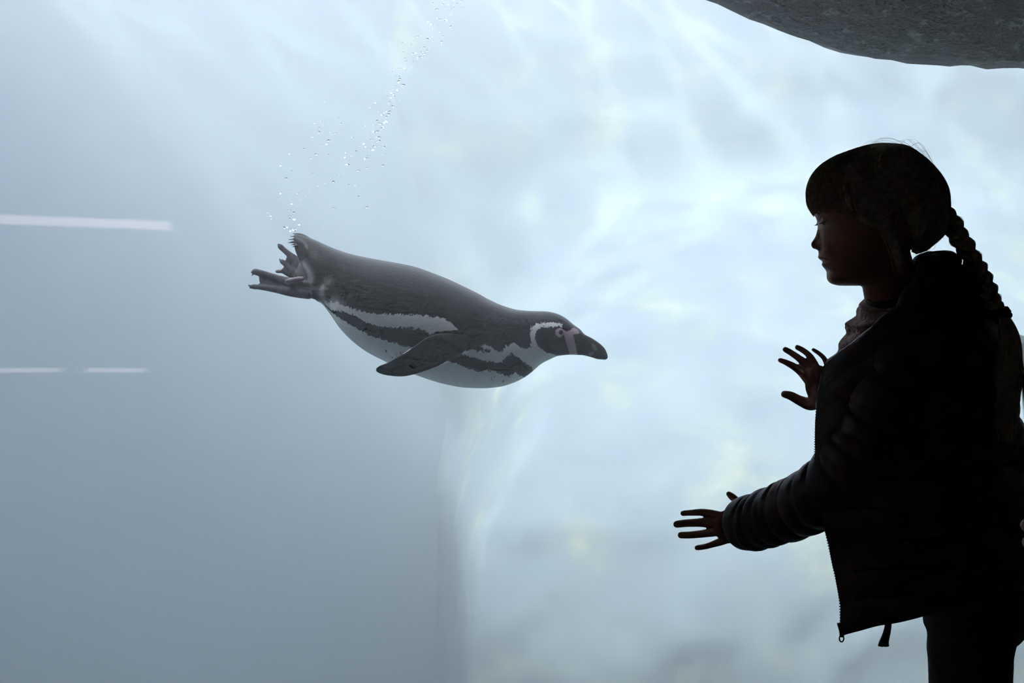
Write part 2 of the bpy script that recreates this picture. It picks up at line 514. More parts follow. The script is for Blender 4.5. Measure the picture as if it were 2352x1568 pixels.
peng = penguin_body()
def penguin_paint(me):
    c = coords(me); nrm = normals(me)
    YN = PY - 0.085
    u = 1176 + c[:, 0] * FPX / YN; v = 784 - (c[:, 2] - CAMZ) * FPX / YN
    yl = (c[:, 1] - PY) / PX
    # feathered borders
    j = np.array([[noise.noise(Vector((a[0] * 160, abs(a[1] - PY) * 160, a[2] * 160))), noise.noise(Vector((a[0] * 420 + 9, abs(a[1] - PY) * 420, a[2] * 420)))] for a in c])
    q = np.stack([u + 3.0 * j[:, 1] + 2 * j[:, 0], v + 4.5 * j[:, 0] + 4.5 * j[:, 1]], 1)
    DARK = np.array([0.017, 0.0165, 0.022]); WHITE = np.array([0.88, 0.89, 0.89]); BLACK = np.array([0.016, 0.017, 0.019]); PINK = np.array([0.60, 0.42, 0.48])
    col = np.tile(DARK, (len(c), 1)) * (1 + 0.25 * j[:, :1])
    band_low = [(739, 696), (757, 712), (782, 714), (815, 724.5), (833, 737), (859, 745), (884, 751), (935, 751), (974, 757), (985, 765), (1000, 768), (1036, 770)]
    band_up = [(1052, 767), (1054, 759), (1038, 742), (1019, 730), (989, 726), (948, 723), (884, 722), (833, 717), (795, 704), (775, 694), (755, 692), (742, 692)]
    white = in_poly(q, band_low + band_up)
    # the belly, from the thin dark stripe down
    stripe_low = [(728, 690), (741.6, 701.6), (757, 717), (780, 732), (808, 747.5), (826, 758), (846, 770), (884, 781), (922, 793), (945, 799), (990, 815), (1038, 832), (1068, 843),
                  (1097, 853), (1126, 851), (1152, 857), (1162, 865), (1185, 857), (1203, 868)]
    white |= in_poly(q, stripe_low + [(1240, 920), (1100, 960), (800, 960), (690, 780), (700, 690)])
    # throat and chest patch and the band that runs round the face
    chest = [(1058, 812), (1070, 803), (1083, 803), (1100, 806), (1124, 808), (1128, 802), (1110, 800), (1101, 795), (1116, 791), (1130, 796), (1136, 804), (1152, 808), (1163, 794), (1183, 787.5),
             (1193, 796), (1212, 802), (1222, 791), (1217, 769), (1221, 752), (1233, 741), (1265, 741.5), (1294, 742), (1291, 748.5), (1265, 750.5), (1241, 754), (1233, 762), (1229, 777), (1236, 794), (1253, 808), (1273, 814),
             (1285, 817), (1300, 840), (1240, 870), (1224, 853), (1224, 844), (1204, 833), (1191, 820), (1175, 812), (1160, 820), (1153, 833), (1136, 831), (1106, 828), (1077, 817)]
    white |= in_poly(q, chest)
    # undertail and vent
    white_soft = in_poly(q, [(682, 596), (696, 596), (708, 612), (716, 640), (706, 648), (692, 630)])
    col[white] = WHITE * (1 + 0.08 * j[white, :1])
    def pale(line, sig, amt):
        """soft pale feathering along a line of traced points"""
        d = np.full(len(c), 1e9)
        for pu, pv in catmull(line, 12):
            d = np.minimum(d, np.hypot(q[:, 0] - pu, q[:, 1] - pv))
        k = (amt * np.exp(-(d / sig) ** 2) * (0.8 + 0.5 * j[:, 1]))[:, None]
        col[:] = col * (1 - k) + WHITE * k
    pale([(740, 690), (736, 672), (742, 655), (752, 645)], 9, 0.34)
    pale([(752, 698), (766, 690), (782, 700)], 10, 0.40)
    pale([(690, 604), (700, 615), (708, 632), (710, 642)], 8, 0.34)
    white_soft = in_poly(q, [(684, 596), (698, 598), (710, 612), (718, 640), (708, 650), (694, 630)])
    pz = np.stack([u + 1.2 * j[:, 1], v + 1.2 * j[:, 1]], 1)
    face = in_poly(pz, [(1296, 757), (1304, 761), (1320, 752), (1330, 757), (1334, 765), (1318, 768), (1321, 780), (1330, 815), (1312, 817), (1303, 790), (1297, 770)])
    ring = np.hypot(pz[:, 0] - 1287, pz[:, 1] - 763) < 10.5
    cheek = in_poly(pz, [(1240, 754), (1290, 750), (1297, 760), (1300, 790), (1312, 816), (1273, 814), (1253, 808), (1236, 794), (1229, 777), (1232, 761)])
    col[cheek] = BLACK
    col[(face | ring) & (u > 1270)] = PINK
    bill = (u > 1336) | in_poly(pz, [(1322, 768), (1341, 766), (1345, 816), (1331, 814)])
    col[bill] = (0.012, 0.012, 0.014)
    col[in_poly(pz, [(1362, 789), (1368, 790), (1377, 803), (1374, 806), (1366, 803)]) | in_poly(pz, [(1355, 812), (1366, 806), (1368, 815), (1358, 819)])] = (0.16, 0.165, 0.18)
    # small flecks scattered over the breast
    rnd = np.random.RandomState(3)
    for k in range(24):
        f = (rnd.uniform(1110, 1200), rnd.uniform(858, 880)) if k < 18 else (rnd.uniform(880, 960), rnd.uniform(800, 830))
        d = np.hypot(q[:, 0] - f[0], q[:, 1] - f[1]) < rnd.uniform(0.9, 2.0)
        col[d & white] = BLACK * 3
    # flippers are black with a thin pale trailing edge, the feet dark grey and pinkish
    fl = (np.abs(yl) > 0) & in_poly(np.stack([1176 + c[:, 0] * FPX / c[:, 1], 784 - (c[:, 2] - CAMZ) * FPX / c[:, 1]], 1),
         [(1092, 770), (1060, 757), (1000, 762), (973, 779), (938, 806), (897, 827), (868, 835), (856, 847), (866, 862), (900, 870), (930, 869), (962, 861), (1000, 844), (1048, 817), (1070, 804), (1096, 797)])
    out = np.abs(yl) > np.array([0.0 + 0 for _ in u])
    w = interp(u, np.array(HALFW)[:, 0], np.array(HALFW)[:, 1])
    near_fl = (c[:, 1] < PY - (w * 0.80) * PX) & fl
    far_fl = (c[:, 1] > PY + w * 0.95 * PX) & (u > 850) & (u < 1080)
    col[near_fl | far_fl] = (0.009, 0.0092, 0.011)
    uu = 1176 + c[:, 0] * FPX / PY; vv = 784 - (c[:, 2] - CAMZ) * FPX / PY
    feet = (uu < 722) & (vv > 588) & (uu < 684 + (vv - 588) * 0.45) & ~white_soft
    feet |= (uu < 690) & (vv > 556 + 0.9 * (uu - 640)) & (uu < 684) & (vv > 560)
    fc = np.array([0.095, 0.090, 0.105]) * (1 + 0.7 * np.array([noise.noise(Vector(a) * 90) for a in c])[:, None])
    col[feet] = fc[feet]
    hal = in_poly(np.stack([uu, vv], 1), [(657, 650), (672, 638), (700, 634), (704, 643), (690, 650), (665, 655)]) & (yl < -30)
    col[hal] = (0.34, 0.28, 0.31)
    paint(me, np.clip(col, 0, 1))
penguin_paint(peng)
M['plumage'] = mat('penguin_plumage', rough=0.48, spec=0.35, attr='tint')
def plumage_bump():
    N, L, b = nodes(M['plumage'])
    tc = N.new('ShaderNodeTexCoord'); mp = N.new('ShaderNodeMapping'); mp.inputs['Scale'].default_value = (0.5, 1, 1.1)
    nz = N.new('ShaderNodeTexNoise'); nz.inputs['Scale'].default_value = 260; nz.inputs['Detail'].default_value = 3
    bp = N.new('ShaderNodeBump'); bp.inputs['Strength'].default_value = 0.25; bp.inputs['Distance'].default_value = 0.002
    L.new(tc.outputs['Object'], mp.inputs[0]); L.new(mp.outputs[0], nz.inputs['Vector']); L.new(nz.outputs['Fac'], bp.inputs['Height']); L.new(bp.outputs[0], b.inputs['Normal'])
plumage_bump()
penguin = link('penguin', peng, M['plumage'], label='black and white banded penguin swimming underwater with its flipper trailing', category='penguin')
M['eye'] = mat('penguin_eye', (0.012, 0.008, 0.007), 0.08, 0.6)
def on_flank(u, v, side):
    t, d, w = prof(DORSAL, u), prof(VENTRAL, u), prof(HALFW, u)
    c, h = (t + d) / 2, (d - t) / 2
    return P(u, v, PY) + np.array([0, side * w * (1 - abs((v - c) / h) ** 2.15) ** (1 / 2.15) * PX, 0])
for side in (-1, 1):
    e = on_flank(1287, 763, side)
    b = MB().ellipsoid(e, (5.2 * PX, 2.4 * PX, 5.2 * PX), 18, 10)
    b.build('eye', M['eye'], penguin)

# ------------------------------------------------------------------ rocks in the pool
M['rock'] = mat('wet_rock', rough=0.55, spec=0.5)
def rock_mat():
    m = M['rock']; N, L, b = nodes(m)
    tc = N.new('ShaderNodeTexCoord'); mp = N.new('ShaderNodeMapping'); mp.inputs['Scale'].default_value = (1.0, 1.0, 2.2)
    L.new(tc.outputs['Object'], mp.inputs[0])
    n1 = N.new('ShaderNodeTexNoise'); n1.inputs['Scale'].default_value = 4.0; n1.inputs['Detail'].default_value = 6; n1.inputs['Roughness'].default_value = 0.65
    n2 = N.new('ShaderNodeTexNoise'); n2.inputs['Scale'].default_value = 26.0; n2.inputs['Detail'].default_value = 6; n2.inputs['Roughness'].default_value = 0.62; n2.inputs['Distortion'].default_value = 0.25
    L.new(mp.outputs[0], n1.inputs['Vector']); L.new(mp.outputs[0], n2.inputs['Vector'])
    c1 = N.new('ShaderNodeValToRGB'); e = c1.color_ramp.elements
    e[0].position = 0.34; e[0].color = (0.014, 0.023, 0.026, 1); e[1].position = 0.66; e[1].color = (0.078, 0.098, 0.108, 1)
    c2 = N.new('ShaderNodeValToRGB'); e = c2.color_ramp.elements
    e[0].position = 0.57; e[0].color = (0, 0, 0, 1); e[1].position = 0.74; e[1].color = (1, 1, 1, 1)
    mx = N.new('ShaderNodeMixRGB'); mx.inputs[2].default_value = (0.42, 0.46, 0.42, 1)
    L.new(n1.outputs['Fac'], c1.inputs[0]); L.new(n2.outputs['Fac'], c2.inputs[0])
    L.new(c2.outputs[0], mx.inputs[0]); L.new(c1.outputs[0], mx.inputs[1]); L.new(mx.outputs[0], b.inputs['Base Color'])
    bp = N.new('ShaderNodeBump'); bp.inputs['Strength'].default_value = 0.7; bp.inputs['Distance'].default_value = 0.03
    L.new(n2.outputs['Fac'], bp.inputs['Height']); L.new(bp.outputs[0], b.inputs['Normal'])
rock_mat()

def boulder(name, prof_uv, RY, depth, height, x_end, label, top=None, seed=0.0):
    """rock whose underside follows a traced edge at distance RY; runs on to the pool's right wall"""
    a = np.array(prof_uv, float)
    rows = []
    xs_u = np.linspace(a[0, 0], a[-1, 0], 120)
    for u in xs_u:
        v = float(interp(u, a[:, 0], a[:, 1])) - 4
        t = (u - a[0, 0]) / (a[-1, 0] - a[0, 0])
        g = math.sqrt(min(1.0, 0.02 + t * 5))
        p = P(u, v, RY)
        D, H = depth * (0.25 + 0.75 * g), height * (0.3 + 0.7 * g)
        zc = p[2] + H
        if top is not None:
            zc = top - 0.2; H = zc - p[2]
        r = []
        for k in range(56):
            q = 2 * math.pi * k / 56
            yy = D * math.cos(q); zz = H * math.sin(q)
            if zz > 0:
                zz *= 0.2 / max(H, 0.2) if top is not None else 1
            w = Vector((p[0] * 2.2 + seed, (RY + yy) * 2.2, (zc + zz) * 2.2))
            n = noise.fractal(w, 1.0, 2.0, 5) * min(1, max(0, (zc + zz - p[2]) * 5))
            n2 = noise.fractal(w * 4.0, 1.0, 2.0, 3)
            d = 1 + (0.10 * n * abs(math.cos(q)) + 0.012 * n2)
            r.append((p[0] + 0.02 * n, RY + yy * d, zc + zz * (1 + 0.03 * n + 0.008 * n2)))
        rows.append(r)
    return MB().grid(rows, True, True).build(name, M['rock'], label=label, category='rock')

boulder('rock_overhang', [(1575, -40), (1600, -6), (1630, 12), (1660, 27), (1745, 62), (1800, 85), (1850, 95), (1900, 113), (1950, 131), (2000, 139), (2100, 149), (2200, 155), (2352, 156), (2900, 150), (5900, 60)],
        4.0, 0.50, 1.2, 4.2, 'large grey rock jutting down into the water from the surface', top=3.1)
boulder('rock_ledge', [(2288, 820), (2310, 845), (2340, 875), (2400, 905), (2600, 930), (3600, 960), (5000, 960)], 5.0, 0.30, 0.105, 4.2, 'small hazy grey rock behind the blonde braid', seed=5.0)

# ------------------------------------------------------------------ air bubbles above the tail
def bubble_mat():
    m = bpy.data.materials.new('air_bubble'); m.use_nodes = True
    N, L = m.node_tree.nodes, m.node_tree.links; N.clear()
    out = N.new('ShaderNodeOutputMaterial')
    g = N.new('ShaderNodeBsdfGlass'); g.inputs['IOR'].default_value = 1 / 1.33; g.inputs['Roughness'].default_value = 0.0
    L.new(g.outputs[0], out.inputs['Surface'])
    return m
M['bubble'] = bubble_mat()
def bubble_mesh(seed):
    rnd = random.Random(seed)
    b = MB(); rows = []
    ph = rnd.random() * 6
    for i in range(7):
        th = math.pi * (0.06 + 0.88 * i / 6)
        r = []
        for k in range(10):
            q = 2 * math.pi * k / 10
            s = 1 + 0.16 * math.sin(2 * q + ph) + 0.10 * math.sin(3 * q + 2 * ph)
            z = math.cos(th) * (0.62 if th < 1.57 else 0.34)          # a cap: domed above, flattened below
            r.append((math.sin(th) * math.cos(q) * s, math.sin(th) * math.sin(q) * 0.9, z))
        rows.append(r)
    b.grid(rows, True, True)
    me = b.mesh('air_bubble'); me.materials.append(M['bubble'])
    return me
BM = [bubble_mesh(k) for k in range(5)]
# traced spots (in a 2.8 times enlarged crop), size in the photograph's pixels
TOPB = """1163 18 4,1170 45 4,1187 60 5,1172 90 3,1190 120 4,1210 126 3,1220 28 5,1240 55 3,1258 33 4,1290 50 5,1322 22 4,1350 45 4,1343 6 3,1295 2 3,1275 92 4,1245 132 5,1350 125 3,1272 172 4,1240 120 3,
1128 142 4,1145 158 4,1167 160 4,1138 180 4,1156 186 4,1198 210 4,1225 232 3,1085 226 4,1060 235 5,1066 166 2,1080 252 3,1105 255 4,1125 250 5,1140 246 4,1158 238 3,1160 262 4,1216 268 4,1210 286 3,
1105 304 4,1136 308 3,1062 312 2,1095 336 5,1104 346 4,1124 326 3,1028 344 4,1050 342 4,1020 286 2,1063 366 5,1090 364 4,1040 376 3,1028 394 4,1060 378 4,1134 380 3,968 336 3,978 376 4,990 396 4,986 424 5,976 442 4,1026 426 3,1018 468 4,1000 458 3,943 440 3,905 460 4,945 264 2,965 272 2,
948 508 4,940 522 5,955 520 3,938 532 4,968 545 6,958 554 4,916 554 4,928 580 5,890 598 4,905 606 4,870 620 4,890 628 4,908 622 4,878 658 4,880 672 3,905 685 5,946 644 2,928 490 3,945 490 3"""
MIDB = """882 716 5,860 720 4,846 726 5,830 740 5,850 746 5,875 735 5,890 728 4,810 716 3,860 752 4,802 776 4,820 795 5,845 790 5,858 782 5,838 820 6,822 830 4,800 845 5,778 848 5,752 856 4,776 804 4,800 882 5,815 884 5,812 906 5,765 898 4,800 912 4,786 940 6,812 936 4,775 966 6,750 960 4,716 926 5,726 944 3,845 945 5,838 992 4,900 780 3,756 692 3,788 662 3,766 722 2,722 764 3,726 808 4,
668 972 4,735 1000 4,722 1020 5,740 1016 4,840 1064 4,640 884 5,598 982 3,592 1012 4,634 1002 3,628 1032 3,608 1058 7,530 1086 3,556 1130 5,520 1170 5,680 1096 5,735 1080 3,618 1190 3,660 1194 4,682 1262 4,524 1340 4,735 1332 4,606 1286 2,955 972 2,690 940 3"""
LOWB = """440 776 4,462 798 4,432 824 4,420 840 4,428 850 4,398 794 3,360 842 3,500 848 4,530 856 5,540 854 4,554 758 3,568 795 3,488 904 5,476 928 4,440 934 4,462 950 4,460 654 3,412 994 5,372 1016 4,492 996 3,330 956 3,236 990 3,180 1066 3,152 1090 3,216 1074 3,250 1096 4,218 1146 4,208 1172 3,390 1114 4,420 1076 3,464 1078 3,470 1176 3,424 1194 3,366 1222 4,340 1256 4,
245 1224 3,284 1240 5,180 1244 4,296 1302 4,252 1312 4,284 1328 4,238 1350 5,158 1288 3,184 1316 3,266 1366 4,238 1388 4,270 1412 6,240 1406 3,120 1388 6,154 1394 4,176 1396 3,98 1370 3,122 1410 3,160 1350 3,222 1462 7,206 1464 5,300 1446 4,262 1478 7,244 1486 5,276 1474 5,458 1476 5,24 1206 2,386 884 2,380 940 2,556 882 2"""
rnd = random.Random(11)
def bubbles(txt, label, group, first=[0]):
    for item in txt.replace('\n', '').split(','):
        x, y, d = map(float, item.split())
        u, v = 580 + x / 2.8, y / 2.8
        o = bpy.data.objects.new('air_bubble', BM[rnd.randrange(5)])
        COL.objects.link(o)
        Y = PY + 0.02 + rnd.uniform(-0.07, 0.07)
        o.location = P(u, v, Y)
        r = d * 0.76 * Y / FPX
        o.scale = (r * rnd.uniform(0.9, 1.3), r, r * rnd.uniform(0.8, 1.1))
        o.rotation_euler = (rnd.uniform(-.3, .3), rnd.uniform(-.5, .1), rnd.uniform(0, 6))
        o['label'] = label; o['category'] = 'bubble'; o['group'] = group
bubbles(TOPB, 'dark-rimmed air bubble high in the dense plume, near the top of the picture', 'bubbles high in the plume')
bubbles(MIDB, 'tiny air bubble in the middle stretch of the trail, above the penguin\'s back', 'bubbles in the middle of the trail')
bubbles(LOWB, 'tiny air bubble in the loose scatter just above the penguin\'s tail', 'bubbles just above the tail')

# ------------------------------------------------------------------ lamps in the hall, mirrored in the glass, and an added fill lamp
M['lamp_housing'] = mat('lamp_housing', (0.05, 0.05, 0.055), 0.5)
def emit(name, col, k):
    m = bpy.data.materials.new(name); m.use_nodes = True
    N, L = m.node_tree.nodes, m.node_tree.links; N.clear()
    out = N.new('ShaderNodeOutputMaterial'); e = N.new('ShaderNodeEmission')
    e.inputs[0].default_value = (*col, 1); e.inputs[1].default_value = k
    L.new(e.outputs[0], out.inputs['Surface'])
    m.cycles.emission_sampling = 'FRONT' if k > 10 else 'NONE'
    return m
M['fill_tube'] = emit('fill_lamp_tube', (1.0, 0.93, 0.86), 22.0)  # glow of the added, unseen fill lamp
M['tube'] = emit('fluorescent_tube', (1.0, 0.76, 0.79), 2.0)
M['tube_dim'] = emit('low_strip_light', (1.0, 0.80, 0.79), 1.6)
def strip_lamp(name, a, b, r, m, label, group):
    """tube between two points with end caps and a housing on the side away from the glass"""
    a, b = np.array(a), np.array(b)
    root = bpy.data.objects.new(name, None); COL.objects.link(root); root.location = (a + b) / 2
    bpy.context.view_layer.update()
    root['label'] = label; root['category'] = 'lamp'; root['group'] = group
    d = (b - a) / np.linalg.norm(b - a)
    MB().tube([a, b], r, 12).build('tube', m, root)
    for p, s in ((a, -1), (b, 1)):
        MB().tube([p, p + d * s * 0.03], r * 1.15, 12).build('end_cap', M['lamp_housing'], root)
    off = np.array([-r * 1.9, 0, 0]) if abs(d[2]) > .5 else np.array([0, -r * 2.2, 0])
    MB().tube([a - d * .04 + off, b + d * .04 + off], [r * 0.85, r * 0.85] if abs(d[2]) > .5 else [r * 1.6, r * 1.6], 8).build('housing', M['lamp_housing'], root)
def mirrored(u, v, Yv):
    """where a lamp stands whose image in the glass shows at u, v and at the distance Yv"""
    p = P(u, v, Yv); p[1] = 2 * GY - Yv
    return p
strip_lamp('strip_lamp', mirrored(-120, 497, 8.9), mirrored(384, 517, 9.5), 0.021, M['tube'], 'long pinkish light strip mirrored in the glass, upper of the two lines', 'strip lamps behind the photographer')
strip_lamp('strip_lamp', mirrored(-130, 851, 9.5), mirrored(134, 850, 9.5), 0.0105, M['tube_dim'], 'short faint light strip mirrored low in the glass, cut by the picture edge', 'strip lamps behind the photographer')
strip_lamp('strip_lamp', mirrored(192, 850, 9.5), mirrored(330, 850.5, 9.5), 0.0105, M['tube_dim'], 'short faint light strip mirrored low in the glass, the one standing clear of the edge', 'strip lamps behind the photographer')

# unseen fill lamp added by the side wall to light the girl's front
strip_lamp('added_fill_lamp', (-2.72, 2.87, 1.3), (-2.72, 2.87, 2.3), 0.03, M['fill_tube'], 'added unseen fill lamp, an upright tube by the grey side wall', 'added fill lamps')

# ------------------------------------------------------------------ the girl at the glass
YG = 2.77                                     # her distance
GP = YG / FPX                                 # metres for one traced pixel there
def R(px, Y=YG):
    return px * Y / FPX

M['skin'] = mat('skin', (0.50, 0.33, 0.26), 0.5, 0.35, attr='tint')
M['jacket'] = mat('printed_jacket_cloth', (0.02, 0.022, 0.03), 0.55, 0.3)
def jacket_mat():
    N, L, b = nodes(M['jacket'])
    tc = N.new('ShaderNodeTexCoord')
    n1 = N.new('ShaderNodeTexNoise'); n1.inputs['Scale'].default_value = 7; n1.inputs['Detail'].default_value = 2
    vo = N.new('ShaderNodeTexVoronoi'); vo.inputs['Scale'].default_value = 16; vo.feature = 'SMOOTH_F1'
    L.new(tc.outputs['Object'], n1.inputs['Vector']); L.new(n1.outputs['Color'], vo.inputs['Vector'])
    mxv = N.new('ShaderNodeVectorMath'); mxv.operation = 'MULTIPLY_ADD'; mxv.inputs[1].default_value = (0.12, 0.12, 0.12)
    L.new(n1.outputs['Color'], mxv.inputs[0]); L.new(tc.outputs['Object'], mxv.inputs[2]); L.new(mxv.outputs[0], vo.inputs['Vector'])
    c = N.new('ShaderNodeValToRGB'); e = c.color_ramp.elements
    e[0].position = 0.12; e[0].color = (0.085, 0.050, 0.058, 1)          # flowers
    e[1].position = 0.42; e[1].color = (0.022, 0.027, 0.042, 1)        # navy ground
    k = e.new(0.24); k.color = (0.045, 0.028, 0.034, 1)
    k = e.new(0.32); k.color = (0.030, 0.045, 0.055, 1)
    L.new(vo.outputs['Distance'], c.inputs[0]); L.new(c.outputs[0], b.inputs['Base Color'])
    n2 = N.new('ShaderNodeTexNoise'); n2.inputs['Scale'].default_value = 35; n2.inputs['Detail'].default_value = 4
    bp = N.new('ShaderNodeBump'); bp.inputs['Strength'].default_value = 0.35; bp.inputs['Distance'].default_value = 0.006
    L.new(tc.outputs['Object'], n2.inputs['Vector']); L.new(n2.outputs['Fac'], bp.inputs['Height']); L.new(bp.outputs[0], b.inputs['Normal'])
jacket_mat()
M['trousers'] = noise_color(mat('dark_trousers', rough=0.8, spec=0.2), 60, [(0.3, (0.012, 0.014, 0.019)), (0.7, (0.020, 0.023, 0.030))], bump=0.2, bump_scale=220)
M['pinkcloth'] = noise_color(mat('pink_cloth', rough=0.9, spec=0.1, sheen=0.3), 9, [(0.35, (0.36, 0.25, 0.27)), (0.6, (0.46, 0.33, 0.35)), (0.72, (0.40, 0.22, 0.25))], bump=0.3, bump_scale=180)
M['darkcloth'] = mat('dark_collar_cloth', (0.015, 0.017, 0.026), 0.8, 0.2)
M['zip'] = mat('black_zip', (0.012, 0.012, 0.013), 0.35, 0.5)
M['hair'] = mat('blonde_hair', (0.25, 0.205, 0.13), 0.42, 0.45)
def hair_mat():
    N, L, b = nodes(M['hair'])
    tc = N.new('ShaderNodeTexCoord'); nz = N.new('ShaderNodeTexNoise'); nz.inputs['Scale'].default_value = 120
    c = N.new('ShaderNodeValToRGB'); e = c.color_ramp.elements
    e[0].position = 0.3; e[0].color = (0.60, 0.53, 0.38, 1); e[1].position = 0.7; e[1].color = (0.90, 0.83, 0.66, 1)
    L.new(tc.outputs['Object'], nz.inputs['Vector']); L.new(nz.outputs['Fac'], c.inputs[0]); L.new(c.outputs[0], b.inputs['Base Color'])
    tl = N.new('ShaderNodeBsdfTranslucent'); mx = N.new('ShaderNodeMixShader'); mx.inputs[0].default_value = 0.2
    L.new(c.outputs[0], tl.inputs[0]); L.new(b.outputs[0], mx.inputs[1]); L.new(tl.outputs[0], mx.inputs[2])
    L.new(mx.outputs[0], N['Material Output'].inputs['Surface'])
hair_mat()
M['tie'] = mat('brown_hair_tie', (0.10, 0.05, 0.025), 0.8)
M['shoe'] = mat('dark_shoe', (0.02, 0.02, 0.022), 0.6)

# --- profile tables: height in the picture, face front (without nose and lips), back of the skull, half breadth
HEAD = np.array([(337, 2015, 2062, 14), (343, 1978, 2092, 46), (358, 1936, 2116, 74), (378, 1906, 2136, 93), (408, 1884, 2156, 109), (440, 1876, 2164, 116), (470, 1872, 2164, 118),
                 (490, 1872, 2158, 116), (502, 1876, 2152, 114), (512, 1879, 2147, 113), (530, 1880, 2134, 110), (550, 1881.5, 2114, 106), (575, 1882.5, 2088, 99), (597, 1888, 2068, 91),
                 (612, 1894, 2052, 84), (625, 1899, 2040, 77), (638, 1901, 2026, 67), (647, 1905, 2012, 54), (653, 1915, 1995, 38), (656.5, 1932, 1982, 20)])
LINE = np.array([(337, 0), (490, 0), (515, 0), (522, 1), (529.5, 3.5), (541, 8), (548, 12.5), (554, 17), (558.5, 19.5), (564, 19), (568, 17.5), (571, 14), (573, 5), (575, 2.0), (580, 2.6), (586, 4.2), (590, 6.8), (594, 6.0),
                 (597, 0), (599.3, -7), (601.5, -3), (605, 3.6), (609, 4.6), (614, 2.6), (621, -2.6), (626, -1.2), (632, 0.4), (640, 1), (656.5, 0)])
SPREAD = np.array([(337, 10), (515, 9), (541, 9), (556, 11.5), (566, 14), (572, 13), (576, 16), (586, 22), (599, 30), (610, 20), (622, 26), (656.5, 30)])

def girl_body():
    b = MB()
    # head
    rows = []
    ang = np.linspace(0, 2 * math.pi, 112, endpoint=False)
    vs = np.concatenate([np.arange(337, 510, 4.0), np.arange(510, 657, 1.6)])
    for v in vs:
        f, k, w = [float(interp(v, HEAD[:, 0], HEAD[:, i])) for i in (1, 2, 3)]
        bump = float(interp(v, LINE[:, 0], LINE[:, 1])); sp = float(interp(v, SPREAD[:, 0], SPREAD[:, 1]))
        xc = f + (k - f) * 0.55
        ring = []
        for a in ang:
            c, s = math.cos(a), math.sin(a)
            n = 2.25
            m = (abs(c) ** n + abs(s) ** n) ** (-1 / n)
            x = xc + (-(xc - f) if c > 0 else (k - xc)) * abs(c) * m
            y = w * s * m
            if c > 0:
                x -= bump * math.exp(-(y / sp) ** 2)
                if 560 < v < 576:                                   # nostril wings
                    x -= 3.0 * math.exp(-((abs(y) - 11) / 5) ** 2) * math.exp(-((v - 568) / 5) ** 2)
                x += 4.5 * math.exp(-((abs(y) - 34) / 13) ** 2) * math.exp(-((v - 505) / 9) ** 2)       # eye sockets
                x -= 3.5 * math.exp(-((abs(y) - 52) / 24) ** 2) * math.exp(-((v - 555) / 26) ** 2)      # cheeks
            ring.append(P(x, v, YG) + np.array([0, y * GP, 0]))
        rows.append(ring)
    b.grid(rows, True, True)
    for s in (-1, 1):
        # lowered eyelids and ears
        b.ellipsoid(P(1888.5, 510, YG) + np.array([0, s * 33 * GP, 0]), np.array([7.5, 14, 9]) * GP, 18, 12)
        e = np.array([0, s * 112 * GP, 0])
        path = [(2012, 548), (2006, 520), (2004, 492), (2014, 472), (2030, 468), (2042, 482), (2042, 508), (2034, 532), (2022, 552), (2012, 556)]
        b.tube(catmull([P(u, v, YG) + e + np.array([0, s * (6 if i not in (0, 9) else 2) * GP, 0]) for i, (u, v) in enumerate(path)], 40), R(4.2), 10)
        b.ellipsoid(P(2022, 512, YG) + e * 0.97, np.array([16, 7, 36]) * GP, 18, 12)
    # neck, torso
    b.tube(catmull([P(2030, 560, YG), P(2038, 620, YG), P(2050, 690, YG), P(2068, 760, YG)], 14), np.interp(np.linspace(0, 1, 14), [0, .35, 1], [R(54), R(62), R(62)]), 28)
    tor = [(730, 2075, 70, 70), (770, 2090, 95, 130), (820, 2110, 115, 175), (900, 2125, 130, 178), (1000, 2135, 135, 170), (1120, 2145, 130, 160), (1230, 2175, 108, 135), (1330, 2222, 92, 130), (1400, 2232, 88, 125)]
    rows = []
    for v, u, rx, ry in tor:
        rows.append([P(u + rx * math.cos(a), v, YG) + np.array([0, ry * math.sin(a) * GP, 0]) for a in np.linspace(0, 2 * math.pi, 40, endpoint=False)])
    b.grid(rows, True, True)
    # left arm (near) and right arm (far)
    b.capsule([P(2080, 840, 2.675), P(2025, 950, 2.665), P(1935, 1120, 2.67), P(1830, 1165, 2.75), P(1720, 1198, 2.83)], [R(58), R(50), R(44), R(38), R(30)], 24, 18)
    b.capsule([P(2105, 840, 2.86), P(2060, 960, 2.875), P(2000, 1050, 2.88), P(1940, 985, 2.885), P(1893, 915, 2.895)], [R(55), R(48), R(42), R(36), R(29)], 24, 18)
    # legs
    for Y, du in ((2.718, 0), (2.835, 0)):
        b.capsule([P(2232 + du, 1400, Y), P(2230 + du, 1560, Y), P(2228 + du, 1800, Y), P(2236 + du, 2080, Y), P(2240 + du, 2310, Y)], [R(74), R(72), R(58), R(48), R(38)], 30, 20)
        b.capsule([P(2250 + du, 2335, Y), P(2180 + du, 2352, Y), P(2110 + du, 2362, Y)], [R(34), R(36), R(28)], 12, 14)
    # ---- left hand, back of the hand to the viewer, palm to the glass
    def finger(path, rad):
        """path of (u, v, Y); rad in traced pixels, slightly knobbly at the joints"""
        p = [P(*q) for q in path]
        r = [R(x, path[i][2]) for i, x in enumerate(rad)]
        b.capsule(p, r, 18, 14)
    F = 2.925
    finger([(1568.5, 1178.5, F), (1588, 1177, F - .003), (1612, 1176, F - .010), (1638, 1180, F - .014), (1672, 1190, F - .022)], [6.6, 7.2, 8.6, 9.5, 12])
    finger([(1554.5, 1203.5, F + .002), (1578, 1201, F - .002), (1608, 1200, F - .008), (1640, 1202, F - .014), (1676, 1202, F - .022)], [8.6, 9.2, 10, 11, 12])
    finger([(1564, 1228.5, F + .002), (1586, 1228, F - .002), (1612, 1225.5, F - .008), (1644, 1221, F - .014), (1678, 1214, F - .022)], [8.0, 8.6, 9.2, 10.5, 12])
